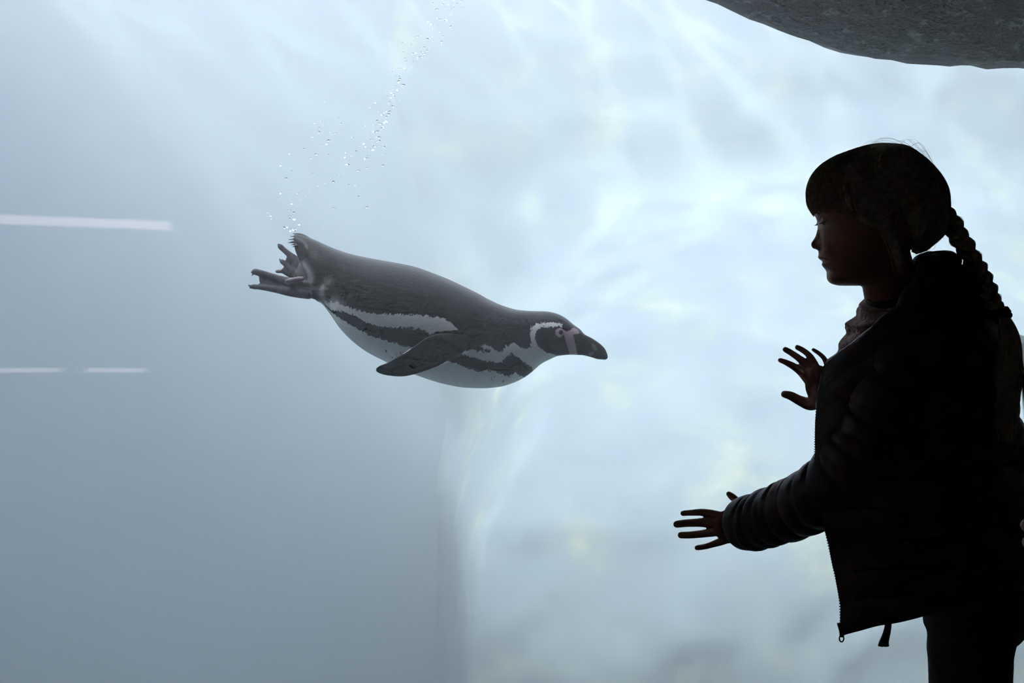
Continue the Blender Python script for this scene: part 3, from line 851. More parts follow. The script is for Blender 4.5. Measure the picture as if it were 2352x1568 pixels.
    finger([(1601, 1257.5, F), (1618, 1255, F - .003), (1636, 1250, F - .008), (1658, 1242, F - .014), (1684, 1230, F - .022)], [6.3, 6.8, 7.6, 10, 13])
    finger([(1674, 1134, F - .006), (1682, 1141, F - .008), (1694, 1151, F - .014), (1706, 1168, F - .024), (1716, 1186, F - .04)], [6.6, 8.6, 8.2, 11, 15])
    b.ellipsoid(P(1678, 1208, F - .020), np.array([R(42), R(12), R(42)]), 26, 16)
    b.capsule([P(1672, 1207, F - .022), P(1700, 1206, F - .045), P(1740, 1200, 2.82)], [R(33), R(34), R(28)], 10, 18, up=(0, 1, 0), flat=0.45)
    # ---- right hand, raised, fingers spread on the glass
    F = 2.925
    finger([(1792, 827, F), (1805, 832, F - .002), (1824, 842, F - .006), (1841, 855, F - .010), (1862, 876, F - .02)], [5.8, 6.8, 8.6, 10, 14])
    finger([(1804, 802.5, F + .001), (1817, 810, F - .002), (1838, 825, F - .008), (1856, 842, F - .010), (1872, 870, F - .02)], [6.8, 7.2, 8.4, 10.5, 14])
    finger([(1831.5, 797.5, F - .002), (1846, 805.5, F - .005), (1861, 819, F - .010), (1872, 840, F - .012), (1884, 868, F - .02)], [6.4, 6.8, 7.8, 10, 14])
    finger([(1868, 803, F + .002), (1880, 810.5, F + .001), (1893, 823, F - .002), (1901, 842, F - .008), (1902, 868, F - .02)], [4.6, 5.2, 6.0, 8, 13])
    finger([(1802, 905, F - .004), (1817, 909, F - .006), (1838, 920, F - .010), (1862, 927, F - .018), (1886, 915, F - .03)], [8.6, 10.5, 12, 16, 20])
    b.ellipsoid(P(1880, 882, F - .022), np.array([R(33), R(16), R(46)]), 22, 14)
    b.capsule([P(1884, 890, F - .022), P(1896, 922, F - .035)], [R(30), R(28)], 8, 16, up=(0, 1, 0), flat=0.75)
    return remeshed(b, 0.0017, 2, 0.5, 'girl')

gm = girl_body()
def girl_paint(me):
    c = coords(me)
    u = 1176 + c[:, 0] / GP; v = 784 - (c[:, 2] - CAMZ) / GP; y = (c[:, 1] - YG) / GP
    col = np.tile(np.array([0.37, 0.24, 0.185]), (len(c), 1))
    lips = (u < 1906) & (np.abs(y) < 26) & (v > 590) & (v < 614)
    col[lips] = (0.35, 0.15, 0.14)
    cheek = np.exp(-(((u - 1915) / 22) ** 2 + ((v - 565) / 20) ** 2))
    col += cheek[:, None] * np.array([0.04, -0.03, -0.02])
    paint(me, np.clip(col, 0, 1))
girl_paint(gm)
girl = link('person', gm, M['skin'], label='girl with a blonde braid and dark jacket reaching both hands to the glass', category='person')

# --- eyelashes
for s in (-1, 1):
    lash = MB()
    for k in range(11):
        t = k / 10
        p0 = P(1880.5 + 14 * t, 513 - 7 * t * t, YG) + np.array([0, s * (24 + 22 * t) * GP, 0])
        d = np.array([-6.0 + 5 * t, s * 5.0, -4.0]) * GP
        lash.tube([p0, p0 + d * .6, p0 + d + np.array([0, 0, 1.2 * GP])], [R(1.0), R(.8), R(.25)], 5)
    lash.tube(catmull([P(1879.5, 513, YG) + np.array([0, s * 22 * GP, 0]), P(1881.5, 513, YG) + np.array([0, s * 33 * GP, 0]), P(1888, 510, YG) + np.array([0, s * 42 * GP, 0]), P(1897, 504, YG) + np.array([0, s * 49 * GP, 0])], 14), R(1.2), 6)
    lash.build('eyelashes', M['zip'], girl)

# --- hair
HAIRT = np.array([(329, 2012, 2050, 14), (334, 1988, 2078, 46), (344, 1955, 2098, 72), (359, 1916, 2118, 92), (380, 1885, 2140, 107), (410, 1862, 2163, 121), (440, 1854.5, 2176, 128), (470, 1856, 2179, 129),
                  (492, 1868, 2178, 126), (512, 1879, 2176, 124), (535, 1884, 2170, 118), (558, 1888, 2146, 108), (576, 1890, 2128, 96), (588, 1895, 2100, 84), (660, 1930, 2080, 76)])
def hair_pt(v, th, out=0.0):
    """point on the hair surface: th from 0 (over the brow) to pi (nape), signed: minus is the side to the viewer"""
    f, k, w = [float(interp(v, HAIRT[:, 0], HAIRT[:, i])) for i in (1, 2, 3)]
    xc = f + (k - f) * 0.52
    c, s = math.cos(th), math.sin(th)
    m = (abs(c) ** 2.2 + abs(s) ** 2.2) ** (-1 / 2.2)
    x = xc - (xc - f) * c * m if c > 0 else xc - (k - xc) * c * m
    g = 1 + out / 120.0
    x = xc + (x - xc) * g
    return P(x, v, YG) + np.array([0, w * s * m * g * GP, 0])
def hair_end(th):
    a = abs(th)
    return float(interp(a, [0, 0.35, 0.6, 0.85, 1.1, 1.35, 1.6, 1.9, 2.3, 3.15], [490, 491, 489, 497, 518, 530, 492, 540, 566, 584]))
def hair_cap():
    rows = []
    ths = np.linspace(-math.pi, math.pi, 200, endpoint=False)
    for i in range(60):
        t = i / 59
        r = []
        for th in ths:
            ve = hair_end(th)
            v = 329 + (ve - 329) * t ** 1.15
            groove = 1.6 * noise.noise(Vector((th * 14, v * 0.006, 0))) + 1.2 * noise.noise(Vector((th * 34, v * 0.01, 5)))
            r.append(hair_pt(v, th, groove * min(1, t * 3) - 2.0 - 5 * max(0, t - .9) * 10 * (1 if abs(th) < 1.7 else 0)))
        rows.append(r)
    rows.append([hair_pt(hair_end(th) - 6, th, -34) for th in ths])       # the hair closes against the head
    return MB().grid(rows, True)
hc = hair_cap().build('hair', M['hair'], girl, label='blonde hair with a straight fringe')
rs = np.random.RandomState(5)
def strand(mb, pts, r=0.42):
    p = catmull(pts, max(6, len(pts) * 3))
    rr = np.full(len(p), R(r)); rr[-1] *= 0.25; rr[-2] *= .7
    mb.tube(p, rr, 3, cap=False)
st = MB()
for k in range(1500):
    th = rs.uniform(-1.25, 1.25) if k < 700 else rs.uniform(-math.pi, math.pi)
    ve = hair_end(th) + rs.uniform(-14, 5 if abs(th) < 1.3 else 2)
    v0 = rs.uniform(331, 370)
    th0 = th * rs.uniform(0.90, 1.0)
    o = rs.uniform(-1.5, 1.2)
    pts = [hair_pt(v0 + (ve - v0) * t, th0 + (th - th0) * t + 0.01 * rs.randn(), o + rs.uniform(-.4, .4)) for t in np.linspace(0, 1, 7)]
    strand(st, pts, rs.uniform(0.45, 0.9))
# the lock that hangs loose in front of the ear, both sides
for s in (-1, 1):
    for k in range(90):
        q = rs.randn() * 5
        w = s * (122 + rs.uniform(-3, 3)) * GP
        end = rs.uniform(0.55, 1.0)
        base = [(1945 + q * 2, 395), (1972 + q * 1.6, 452), (1998 + q * 1.2, 506), (2024 + q, 560), (2046 + q, 606 + rs.uniform(-10, 25))]
        n = 5 if end > .62 else 4
        strand(st, [P(u, v, YG) + np.array([0, w * (1 if v > 430 else 0.93) * (0.93 if v > 590 else 1), 0]) for u, v in base[:n]], rs.uniform(0.4, 0.8))
# flyaway hairs over the crown and at the nape
for k in range(34):
    a = rs.uniform(1960, 2130); span = rs.uniform(40, 110); h = rs.uniform(1, 17) * (1 if 1985 < a < 2080 else .5)
    base = float(np.interp(a + span / 2, [1950, 2000, 2060, 2110, 2150, 2180], [349, 332, 329, 352, 395, 470]))
    b0 = float(np.interp(a, [1950, 2000, 2060, 2110, 2150, 2180], [349, 332, 329, 352, 395, 470])); b1 = float(np.interp(a + span, [1950, 2000, 2060, 2110, 2150, 2180], [349, 332, 329, 352, 395, 470]))
    d = np.array([0, rs.uniform(-40, 40) * GP, 0])
    strand(st, [P(a, b0 + 3, YG) + d, P(a + span * .3, min(b0, base) - h * .8, YG) + d, P(a + span * .7, (base + b1) / 2 - h, YG) + d, P(a + span, b1 + 1, YG) + d], rs.uniform(0.12, 0.24))
for k in range(30):
    a = rs.uniform(2100, 2170); d = np.array([0, rs.uniform(-60, 60) * GP, 0])
    v = float(np.interp(a, [2100, 2132, 2148, 2173], [582, 575, 557, 535]))
    strand(st, [P(a - 10, v - 14, YG) + d, P(a, v - 1, YG) + d, P(a + rs.uniform(-10, 6), v + rs.uniform(4, 14), YG) + d], 0.3)
st.build('hair_strands', M['hair'], girl, kind='stuff')

# --- braid: three strands plaited, over the collar and down the back
BRP = [(2160, 482, 2.765), (2184, 510, 2.76), (2204, 546, 2.755), (2228, 588, 2.745), (2249, 625, 2.735), (2268, 662, 2.725), (2283, 696, 2.715), (2299, 722, 2.71)]
bp = catmull([P(*q) for q in BRP], 160)
tan = np.gradient(bp, axis=0); tan /= np.linalg.norm(tan, axis=1)[:, None]
side = np.cross(tan, np.array([0, 1., 0])); side /= np.linalg.norm(side, axis=1)[:, None]
dep = np.cross(side, tan)
braid = bpy.data.objects.new('braid', None); COL.objects.link(braid); braid.parent = girl
for j in range(3):
    ph = np.linspace(0, 2 * math.pi * 3.6, 160) + j * 2 * math.pi / 3
    amp = np.interp(np.linspace(0, 1, 160), [0, .12, .8, 1], [9, 12.5, 11, 7])
    path = bp + side * (amp * np.sin(ph) * GP)[:, None] + dep * (7.5 * np.sin(2 * ph) * GP)[:, None]
    rad = np.interp(np.linspace(0, 1, 160), [0, .1, .8, 1], [R(12), R(14), R(12), R(9)])
    mb = MB(); mb.tube(path, np.stack([rad, rad * 0.8], 1), 14, up=(0, 1, 0))
    for k in range(26):
        q = rs.uniform(0, 2 * math.pi); a = rs.randint(0, 90); e = min(159, a + rs.randint(30, 70))
        w = np.arange(a, e, 4)
        strand(mb, [path[i] + side[i] * rad[i] * 1.03 * math.cos(q + i * .02) + dep[i] * rad[i] * .84 * math.sin(q + i * .02) for i in w], 0.6)
    mb.build('braid_strand', M['hair'], braid)
tie = MB()
for q, r_ in ((0.0, 17), (7.0, 17.5), (15.0, 16)):
    c0 = bp[-1] + tan[-1] * (q - 4) * GP
    ring = [c0 + side[-1] * R(r_) * math.cos(a) + dep[-1] * R(r_) * math.sin(a) for a in np.linspace(0, 2 * math.pi, 25)]
    tie.tube(ring, R(6.5), 8)
tie.build('hair_tie', M['tie'], girl)
tail = MB()
core = catmull([P(2303, 726, 2.708), P(2320, 775, 2.70), P(2322, 850, 2.685), P(2312, 920, 2.675), P(2312, 960, 2.672)], 24)
tail.tube(core, np.stack([np.interp(np.linspace(0, 1, 24), [0, .3, .75, 1], [R(14), R(24), R(30), R(10)]), np.interp(np.linspace(0, 1, 24), [0, .3, 1], [R(12), R(14), R(6)])], 1), 18, up=(0, 1, 0))
for k in range(420):
    q = rs.uniform(-1, 1); d = rs.uniform(-12, 14)
    e = rs.uniform(-30, 34)
    if q > 0.55:
        pts = [(2305 + 10 * q, 728), (2328 + 8 * q, 790), (2346 + 12 * (q - .5), 870), (2352 + 16 * (q - .5), 930 + e)]
    else:
        pts = [(2303 + 12 * q, 728), (2318 + 22 * q, 785), (2318 + 42 * q, 860), (2314 + 44 * q, 925), (2316 + 36 * q + rs.randn() * 5, 985 + e)]
    strand(tail, [P(u, v, 2.705 - 0.035 * i / 4) + np.array([0, -d * GP, 0]) for i, (u, v) in enumerate(pts)], rs.uniform(0.5, 1.0))
tail.build('hair_tail', M['hair'], girl)

# --- jacket: an open, lightly padded jacket; columns run from the near zip edge round the back to the far one
def mirror_col(c, push=0.0):
    out = []
    for u, v, Y in c:
        p = P(u, v, Y); p[1] = 2 * (YG + 0.005) - p[1]; p[0] += push
        out.append(p)
    return out
C0 = [(1894, 846, 2.690), (1884, 900, 2.682), (1878, 960, 2.675), (1876, 1085, 2.668), (1885, 1150, 2.666), (1900, 1220, 2.664), (1917, 1298, 2.662), (1932, 1376, 2.662), (1935, 1458, 2.664)]
C1 = [(1985, 768, 2.675), (1965, 850, 2.658), (1958, 930, 2.650), (1958, 1050, 2.644), (1962, 1130, 2.642), (1970, 1210, 2.641), (1980, 1290, 2.641), (1990, 1360, 2.642), (2003, 1437, 2.646)]
C2 = [(2078, 704, 2.675), (2090, 790, 2.650), (2098, 900, 2.636), (2100, 1040, 2.630), (2104, 1130, 2.628), (2108, 1210, 2.627), (2110, 1280, 2.628), (2112, 1345, 2.630), (2117, 1409, 2.634)]
C3 = [(2150, 640, 2.700), (2200, 760, 2.672), (2228, 880, 2.655), (2252, 1020, 2.648), (2262, 1110, 2.646), (2270, 1190, 2.646), (2276, 1250, 2.647), (2280, 1305, 2.650), (2282, 1360, 2.654)]
C4 = [(2188, 606, 2.770), (2262, 715, 2.770), (2308, 850, 2.770), (2340, 1000, 2.770), (2354, 1090, 2.770), (2366, 1170, 2.770), (2372, 1235, 2.770), (2368, 1290, 2.770), (2356, 1342, 2.770)]
cols = [[P(*q) for q in c] for c in (C0, C1, C2, C3, C4)] + [mirror_col(C3), mirror_col(C2, 0.012), mirror_col(C1, 0.035), mirror_col(C0, 0.055)]
net = np.array(cols)                                   # 9 columns x 9 rows
NU, NV = 110, 120
a1 = np.stack([catmull(net[:, r], NU) for r in range(net.shape[1])])        # rows x NU
a2 = np.stack([catmull(a1[:, j], NV) for j in range(NU)], 1)                # NV x NU
ctr = np.array([P(2130, 1000, YG)[0], YG])
jk = a2.copy()
for i in range(NV):
    for j in range(NU):
        p = a2[i, j]
        d = np.array([p[0] - ctr[0], p[1] - ctr[1]]); d /= np.linalg.norm(d) + 1e-9
        edge = min(j, NU - 1 - j) / 12.0
        w = noise.fractal(Vector((p[0] * 9, p[1] * 9, p[2] * 13)), 1, 2, 3) * 0.008
        quilt = abs(math.sin(i / NV * math.pi * 9)) ** 0.6 * 0.007 - 0.004
        k = min(1.0, edge) * min(1.0, (NV - 1 - i) / 3.0)
        jk[i, j, 0] += d[0] * (w + quilt) * k; jk[i, j, 1] += d[1] * (w + quilt) * k
jb = MB().grid(jk)
jo = jb.build('jacket_body', M['jacket'], girl, label='dark flower-printed padded jacket hanging open')
sm = jo.modifiers.new('thickness', 'SOLIDIFY'); sm.thickness = 0.006; sm.offset = -1

def sleeve(path, rad, n, bumps, seed):
    p = catmull([P(*q) for q in path], n)
    r = catmull([R(x, path[i][2]) for i, x in enumerate(rad)], n)[:, 0]
    s = np.concatenate([[0], np.cumsum(np.linalg.norm(np.diff(p, axis=0), axis=1))])
    r = r * (0.97 + 0.05 * np.abs(np.sin(s / s[-1] * math.pi * bumps)) ** 0.7)
    mb = MB().tube(p, r, 44, up=(0, 1, 0))
    V = mb.verts()
    for i in range(len(V)):
        q = V[i]; k = min(n - 1, i // 44)
        d = q - p[k]
        w = noise.fractal(Vector((q[0] * 14 + seed, q[1] * 14, q[2] * 14)), 1, 2, 3)
        sk = s[k] / s[-1] + 0.018 * math.sin(2 * math.pi * (i % 44) / 44 + 1.0 + seed) + 0.006 * w
        crease = sum(a_ * math.exp(-((sk - c_) / 0.009) ** 2) for c_, a_ in ((0.055, .05), (0.10, .08), (0.15, .06), (0.215, .10), (0.29, .08), (0.37, .10), (0.44, .08), (0.52, .09), (0.60, .06), (0.70, .08), (0.82, .06)))
        V[i] = q + d * (0.05 * w - crease)
    mb.v = [V]
    return mb
sl = sleeve([(1702, 1208, 2.843), (1718, 1203, 2.832), (1745, 1198, 2.815), (1788, 1181, 2.785), (1838, 1162, 2.750), (1880, 1142, 2.715), (1935, 1100, 2.680), (1985, 1020, 2.668), (2030, 925, 2.668), (2072, 845, 2.680), (2105, 790, 2.705)],
            [59, 63, 67, 70, 73, 78, 84, 86, 88, 80, 55], 190, 11, 3.0)
sl.build('sleeve', M['jacket'], girl)
sr = sleeve([(1908, 938, 2.893), (1930, 962, 2.889), (1965, 1000, 2.885), (2005, 1042, 2.882), (2050, 1010, 2.880), (2080, 930, 2.876), (2110, 850, 2.866), (2125, 800, 2.85)],
            [40, 50, 56, 62, 64, 66, 66, 48], 120, 8, 9.0)
sr.build('sleeve', M['jacket'], girl)

# hood folded down behind the neck
hd = MB()
hp = [P(1998, 762, 2.676), P(2040, 728, 2.668), P(2085, 690, 2.672), P(2122, 636, 2.695), P(2140, 606, 2.735), P(2146, 601, 2.77)]
hp = hp + [np.array([q[0], 2 * (YG + 0.003) - q[1], q[2]]) for q in hp[-2::-1]]
hpath = catmull(hp, 70)
hr = np.interp(np.linspace(0, 1, 70), [0, .12, .3, .5, .7, .88, 1], [R(5), R(14), R(22), R(24), R(22), R(14), R(5)])
hr = hr * (1 + 0.10 * np.sin(np.linspace(0, 1, 70) * 40))
hd.tube(hpath, hr, 20)
bag = []
for i in range(16):
    t = i / 15
    bag.append([P(2195 + 62 * t + 22 * math.sin(t * 3) + (40 - 30 * t) * math.cos(a) * 1.0, 612 + 150 * t + 12 * math.cos(a), YG) + np.array([0, (95 - 45 * t * t) * math.sin(a) * GP, 0]) for a in np.linspace(0, 2 * math.pi, 30, endpoint=False)])
hd.grid(bag, True, True)
hd.ellipsoid(P(2125, 600, 2.765), np.array([30, 60, 18]) * GP)
hd.ellipsoid(P(2170, 590, 2.765), np.array([24, 40, 15]) * GP)
hd.ellipsoid(P(2192, 600, 2.765), np.array([20, 36, 15]) * GP)
hm = remeshed(hd, 0.003, 4, 0.5, 'hood')
hc_ = coords(hm); hn = normals(hm)
set_coords(hm, hc_ + hn * (fbm(hc_, 26, 3) * 0.004)[:, None])
hm.shade_smooth()
link('hood', hm, M['jacket'], girl)

# pink hooded top showing at the throat, in folds
S0 = [(1986, 684, 2.775), (1968, 712, 2.772), (1952, 736, 2.77), (1942, 752, 2.768), (1936, 776, 2.765), (1921, 803, 2.76), (1906, 826, 2.757), (1894, 850, 2.755), (1900, 960, 2.755)]
S1 = [(1996, 700, 2.735), (1988, 716, 2.722), (1982, 742, 2.715), (1976, 758, 2.711), (1972, 780, 2.707), (1966, 806, 2.702), (1960, 832, 2.699), (1958, 860, 2.697), (1965, 960, 2.695)]
S2 = [(2040, 708, 2.708), (2048, 712, 2.700), (2056, 728, 2.694), (2058, 748, 2.690), (2060, 776, 2.687), (2062, 806, 2.684), (2066, 832, 2.682), (2070, 860, 2.680), (2080, 960, 2.678)]
S3 = [(2095, 690, 2.725), (2110, 700, 2.715), (2125, 720, 2.708), (2135, 745, 2.704), (2145, 776, 2.70), (2155, 806, 2.698), (2165, 832, 2.696), (2170, 860, 2.695), (2185, 960, 2.695)]
S4 = [(2125, 660, 2.77), (2140, 680, 2.77), (2160, 715, 2.77), (2175, 745, 2.77), (2190, 776, 2.77), (2205, 806, 2.77), (2215, 832, 2.77), (2225, 860, 2.77), (2250, 960, 2.77)]
def mir(c):
    o = []
    for q in c:
        p = P(*q); p[1] = 2 * YG - p[1] + 0.006; p[0] += 0.006; o.append(p)
    return o
net = np.array([[P(*q) for q in c] for c in (S0, S1, S2, S3, S4)] + [mir(S3), mir(S2), mir(S1), [P(*q) for q in S0]])
net = net[:8]
n2 = np.concatenate([net, net[:1]])
a1 = np.stack([catmull(n2[:, r], 80)[:-1] for r in range(net.shape[1])])
a2 = np.stack([catmull(a1[:, j], 90) for j in range(79)], 1)
for i in range(90):
    for j in range(79):
        p = a2[i, j]
        d = np.array([p[0] - P(2060, 700, YG)[0], p[1] - YG]); d /= np.linalg.norm(d)
        t = i / 89 * 8
        w = 0.0035 * math.sin(t * 3.3 + 1.2 * noise.noise(Vector((p[0] * 20, p[1] * 20, 0)))) + 0.004 * noise.fractal(Vector((p[0] * 22, p[1] * 22, p[2] * 30)), 1, 2, 2)
        w *= min(1, i / 6)
        a2[i, j, 0] += d[0] * w; a2[i, j, 1] += d[1] * w
MB().grid(a2, True).build('hooded_top', M['pinkcloth'], girl, label='dusty pink hooded top in folds at the throat')
# dark collar inside it
colr = catmull([P(1992, 692, 2.775), P(2000, 702, 2.735), P(2040, 700, 2.71), P(2088, 682, 2.73), P(2110, 660, 2.77), P(2088, 676, 2.81), P(2040, 694, 2.83), P(2000, 696, 2.815), P(1992, 692, 2.775)], 60)
MB().tube(colr, np.stack([np.full(60, R(6)), np.full(60, R(11))], 1), 12).build('collar', M['darkcloth'], girl)

# --- zip along the near edge, with teeth, slider and cord
edge = catmull([P(*q) for q in C0], 400)
tape = MB().tube(edge + np.array([0.0012, -0.001, 0]), R(3.2), 8); tape.build('zip_tape', M['zip'], girl)
teeth = MB()
acc = 0.0; last = edge[0]
for i in range(1, 400):
    acc += np.linalg.norm(edge[i] - edge[i - 1])
    if acc >= R(5.0):
        acc = 0
        c = edge[i]
        teeth.box(c - np.array([R(5.4), R(3), R(1.4)]), c + np.array([R(1), R(3), R(1.4)]))
teeth.build('zip_teeth', M['zip'], girl, kind='stuff', smooth=False)
pull = MB()
q0, q1 = P(1927, 1430, 2.662), P(1934, 1462, 2.662)
pull.tube(catmull([q0, (q0 + q1) / 2 + np.array([R(1), 0, 0]), q1], 8), np.stack([np.full(8, R(9.0)), np.full(8, R(5))], 1), 10)
ringp = [P(1933 + 5 * math.cos(a), 1466 + 7.5 * math.sin(a), 2.662) for a in np.linspace(0, 2 * math.pi, 21)]
pull.tube(ringp, R(1.6), 8)
pull.build('zip_pull', M['zip'], girl)
cord = MB()
for du in (-3, 3):
    cord.tube(catmull([P(2041 + du * .6, 1412, 2.645), P(2040 + du, 1435, 2.643), P(2036 + du * 1.3, 1455, 2.642), P(2030 + du * 1.8, 1474, 2.641), P(2029 + du * 2.2, 1484, 2.641)], 14), np.interp(np.linspace(0, 1, 14), [0, .6, 1], [R(4.4), R(5.2), R(6.4)]), 8)
cord.build('drawstring', M['zip'], girl)

# --- trousers
tr = MB()
tr.tube(catmull([P(2222, 1290, YG), P(2238, 1350, YG), P(2248, 1395, YG), P(2240, 1428, YG), P(2232, 1446, YG)], 18), np.stack([np.interp(np.linspace(0, 1, 18), [0, .5, .8, 1], [R(108), R(122), R(106), R(86)]), np.linspace(R(150), R(160), 18)], 1), 40, up=(0, 1, 0))
for Y, du in ((2.718, 0), (2.835, -2)):
    tr.tube(catmull([P(2232 + du, 1290, Y), P(2230 + du, 1400, Y), P(2233 + du, 1440, Y), P(2230 + du, 1500, Y), P(2229.5 + du, 1570, Y), P(2228 + du, 1800, Y), P(2236 + du, 2080, Y), P(2240 + du, 2300, Y)], 40),
            catmull([R(96, Y), R(109, Y), R(104, Y), R(98, Y), R(94.5, Y), R(76, Y), R(64, Y), R(56, Y)], 40)[:, 0], 36)
tm = remeshed(tr, 0.004, 4, 0.5, 'trousers')
tcs = coords(tm); set_coords(tm, tcs + normals(tm) * (fbm(tcs, 16, 3) * 0.003)[:, None]); tm.shade_smooth()
link('trousers', tm, M['trousers'], girl)
for Y, du in ((2.70, 0), (2.84, 4)):
    sh = MB()
    pts = [P(2268 + du, 2345, Y), P(2235 + du, 2345, Y), P(2180 + du, 2356, Y), P(2120 + du, 2368, Y), P(2095 + du, 2374, Y)]
    for q, zz in zip(pts, (.030, .034, .028, .022, .018)):
        q[2] = zz + 0.006
    sh.tube(catmull(pts, 16), np.stack([np.interp(np.linspace(0, 1, 16), [0, .2, .7, 1], [R(26), R(36), R(40), R(22)]), np.interp(np.linspace(0, 1, 16), [0, .3, .8, 1], [.030, .036, .024, .016])], 1), 16)
    sh.build('shoe', M['shoe'], girl)

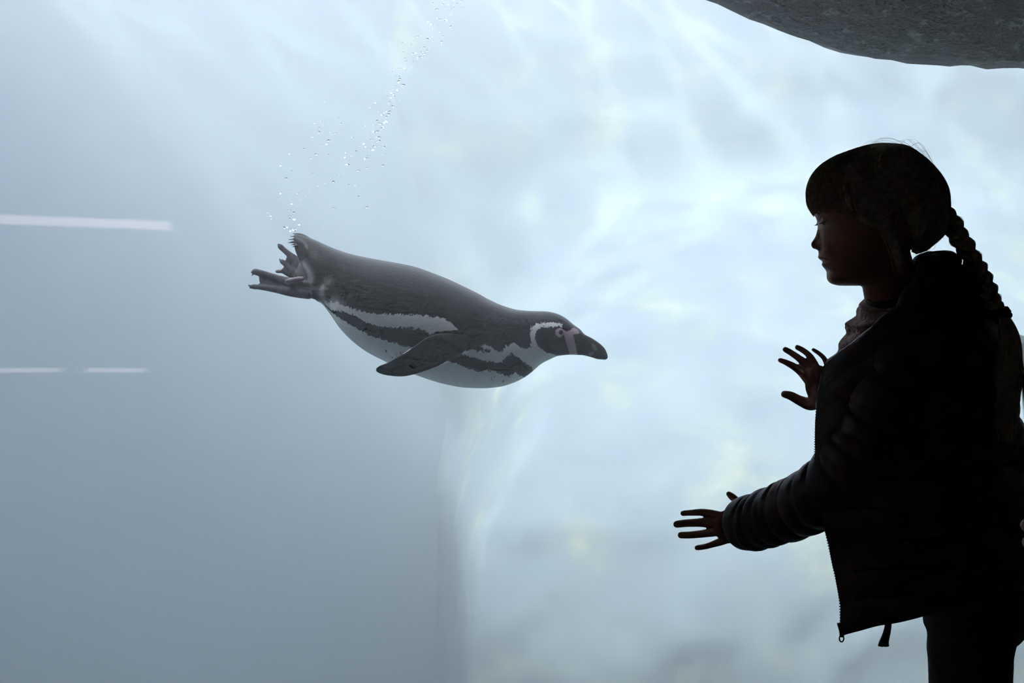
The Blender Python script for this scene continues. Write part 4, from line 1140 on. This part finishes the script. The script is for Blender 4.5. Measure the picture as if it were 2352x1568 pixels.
# ------------------------------------------------------------------ someone standing close behind the girl, reaching a hand towards her
def companion():
    X, Y = 0.93, 2.06
    b = MB()
    k = 1.12
    # head: same proportions as the girl's, turned to the glass
    rows = []
    org = P(2020, 500, YG)
    for v in np.arange(337, 657, 4.0):
        f, bk, w = [float(interp(v, HEAD[:, 0], HEAD[:, i])) for i in (1, 2, 3)]
        bump = float(interp(v, LINE[:, 0], LINE[:, 1])); sp = float(interp(v, SPREAD[:, 0], SPREAD[:, 1]))
        xc = f + (bk - f) * 0.55
        ring = []
        for a in np.linspace(0, 2 * math.pi, 64, endpoint=False):
            c, s = math.cos(a), math.sin(a)
            m = (abs(c) ** 2.25 + abs(s) ** 2.25) ** (-1 / 2.25)
            x = xc + (-(xc - f) if c > 0 else (bk - xc)) * abs(c) * m
            yy = w * s * m
            if c > 0:
                x -= bump * math.exp(-(yy / sp) ** 2)
            d = (P(x, v, YG) - org + np.array([0, yy * GP, 0])) * k
            ring.append(np.array([X - 0.02 + 0.5 * d[0] + 0.87 * d[1], Y + 0.05 - 0.87 * d[0] + 0.5 * d[1], 1.405 + d[2]]))
        rows.append(ring)
    b.grid(rows, True, True)
    def q(x, y, z):
        return np.array([X + x, Y + y, z])
    b.capsule([q(0, 0.0, 1.36), q(0, -0.01, 1.27), q(0, -0.01, 1.2)], [.046, .045, .05], 8, 16)
    rows = []
    for z, rx, ry in ((1.26, .05, .05), (1.235, .12, .075), (1.19, .165, .09), (1.10, .155, .10), (.98, .135, .095), (.88, .14, .10), (.78, .15, .105), (.70, .13, .09)):
        rows.append([q(rx * math.cos(a), ry * math.sin(a), z) for a in np.linspace(0, 2 * math.pi, 32, endpoint=False)])
    b.grid(rows, True, True)
    for s in (-1, 1):
        b.capsule([q(.075 * s, 0, .75), q(.08 * s, 0.0, .42), q(.08 * s, -.01, .08)], [.075, .05, .035], 18, 14)
        b.capsule([q(.08 * s, -.03, .04), q(.08 * s, .06, .035), q(.08 * s, .13, .03)], [.032, .032, .024], 8, 12)
    b.capsule([q(.16, 0, 1.19), q(.19, -.02, 1.0), q(.18, .05, .80)], [.045, .037, .027], 14, 14)
    b.capsule([q(.18, .05, .80), q(.175, .07, .74), q(.17, .08, .70)], [.026, .028, .018], 8, 12)
    # the arm that reaches out, hand half open
    wr = np.array([0.690, 2.10, 0.795])
    b.capsule([q(-.16, 0, 1.185), np.array([.765, 2.04, 1.03]), np.array([.75, 2.05, .93]), wr], [.046, .04, .036, .025], 16, 14)
    pm = np.array([0.640, 2.104, 0.775])
    b.capsule([wr, pm, pm + np.array([-.022, 0, -.006])], [.024, .030, .028], 8, 14, up=(0, 1, 0), flat=.6)
    t1 = P(2360, 1206, 2.10); t2 = P(2361, 1245, 2.105)
    b.capsule([t1, t1 + np.array([.028, .002, .002]), pm + np.array([-.02, 0, .010]), pm], [.0082, .0088, .0095, .012], 14, 12)
    b.capsule([t2, t2 + np.array([.028, .002, .003]), pm + np.array([-.02, .002, -.008]), pm], [.0072, .008, .0088, .012], 14, 12)
    for i, (dz, dx) in enumerate(((-.028, .016), (-.042, .03))):
        e = t2 + np.array([dx, .006 * i, dz])
        b.capsule([e, e + np.array([.024, 0, .008]), pm + np.array([-.012, .002, -.016 - .006 * i]), pm], [.0068, .0075, .0085, .012], 12, 12)
    e = t1 + np.array([.024, -.022, .026])
    b.capsule([e, e + np.array([.018, .004, -.004]), pm + np.array([.008, -.008, .012])], [.0085, .0095, .013], 10, 12)
    me = remeshed(b, 0.0026, 2, 0.5, 'companion')
    paint(me, np.tile(np.array([0.50, 0.34, 0.28]), (len(me.vertices), 1)))
    o = link('person', me, M['skin'], label='person standing almost out of view beside the girl\'s back, only two fingertips showing', category='person')
    # coat, trousers, hair, shoes
    c = MB()
    rows = []
    for z, rx, ry in ((1.265, .062, .062), (1.245, .13, .09), (1.20, .19, .11), (1.10, .185, .13), (.98, .17, .125), (.86, .18, .135), (.74, .19, .14), (.66, .19, .14)):
        rows.append([q(rx * math.cos(a), ry * math.sin(a), z) for a in np.linspace(0, 2 * math.pi, 36, endpoint=False)])
    c.grid(rows, True, True)
    c.capsule([q(.16, 0, 1.19), q(.20, -.02, 1.0), q(.19, .045, .83)], [.062, .056, .046], 14, 16)
    c.capsule([q(-.16, 0, 1.185), np.array([.765, 2.04, 1.03]), np.array([.75, 2.05, .93]), wr + np.array([.016, -.01, .035])], [.062, .056, .05, .040], 16, 16)
    cm = remeshed(c, 0.005, 4, 0.5, 'coat')
    cc = coords(cm); set_coords(cm, cc + normals(cm) * (fbm(cc, 14, 3) * 0.006)[:, None]); cm.shade_smooth()
    link('coat', cm, M['darkcloth'], o)
    t = MB()
    for s in (-1, 1):
        t.capsule([q(.075 * s, 0, .76), q(.085 * s, 0, .42), q(.085 * s, -.01, .10)], [.098, .072, .058], 18, 18)
    tm2 = remeshed(t, 0.005, 3, 0.5, 'trousers')
    link('trousers', tm2, M['trousers'], o)
    h = MB()
    rows = []
    for i in range(20):
        t_ = i / 19
        rows.append([q(.02 * 0 + (.088 * math.sin(.12 + 1.75 * t_)) * math.cos(a) * (1.0 if t_ < .7 else 1 - .2 * (t_ - .7)), -.012 + .105 * math.sin(.12 + 1.75 * t_) * math.sin(a) - .03 * t_,
                       1.40 + .118 * math.cos(.12 + 1.75 * t_) - (.06 * t_ * t_ if math.sin(a) < .3 else 0)) for a in np.linspace(0, 2 * math.pi, 40, endpoint=False)])
    h.grid(rows, True, True)
    h.build('hair', mat('brown_hair', (0.05, 0.03, 0.018), 0.5), o)
    for s in (-1, 1):
        sh = MB().capsule([q(.08 * s, -.045, .045), q(.08 * s, .06, .042), q(.08 * s, .15, .034)], [.044, .043, .030], 12, 14)
        sh.build('shoe', M['shoe'], o)
companion()
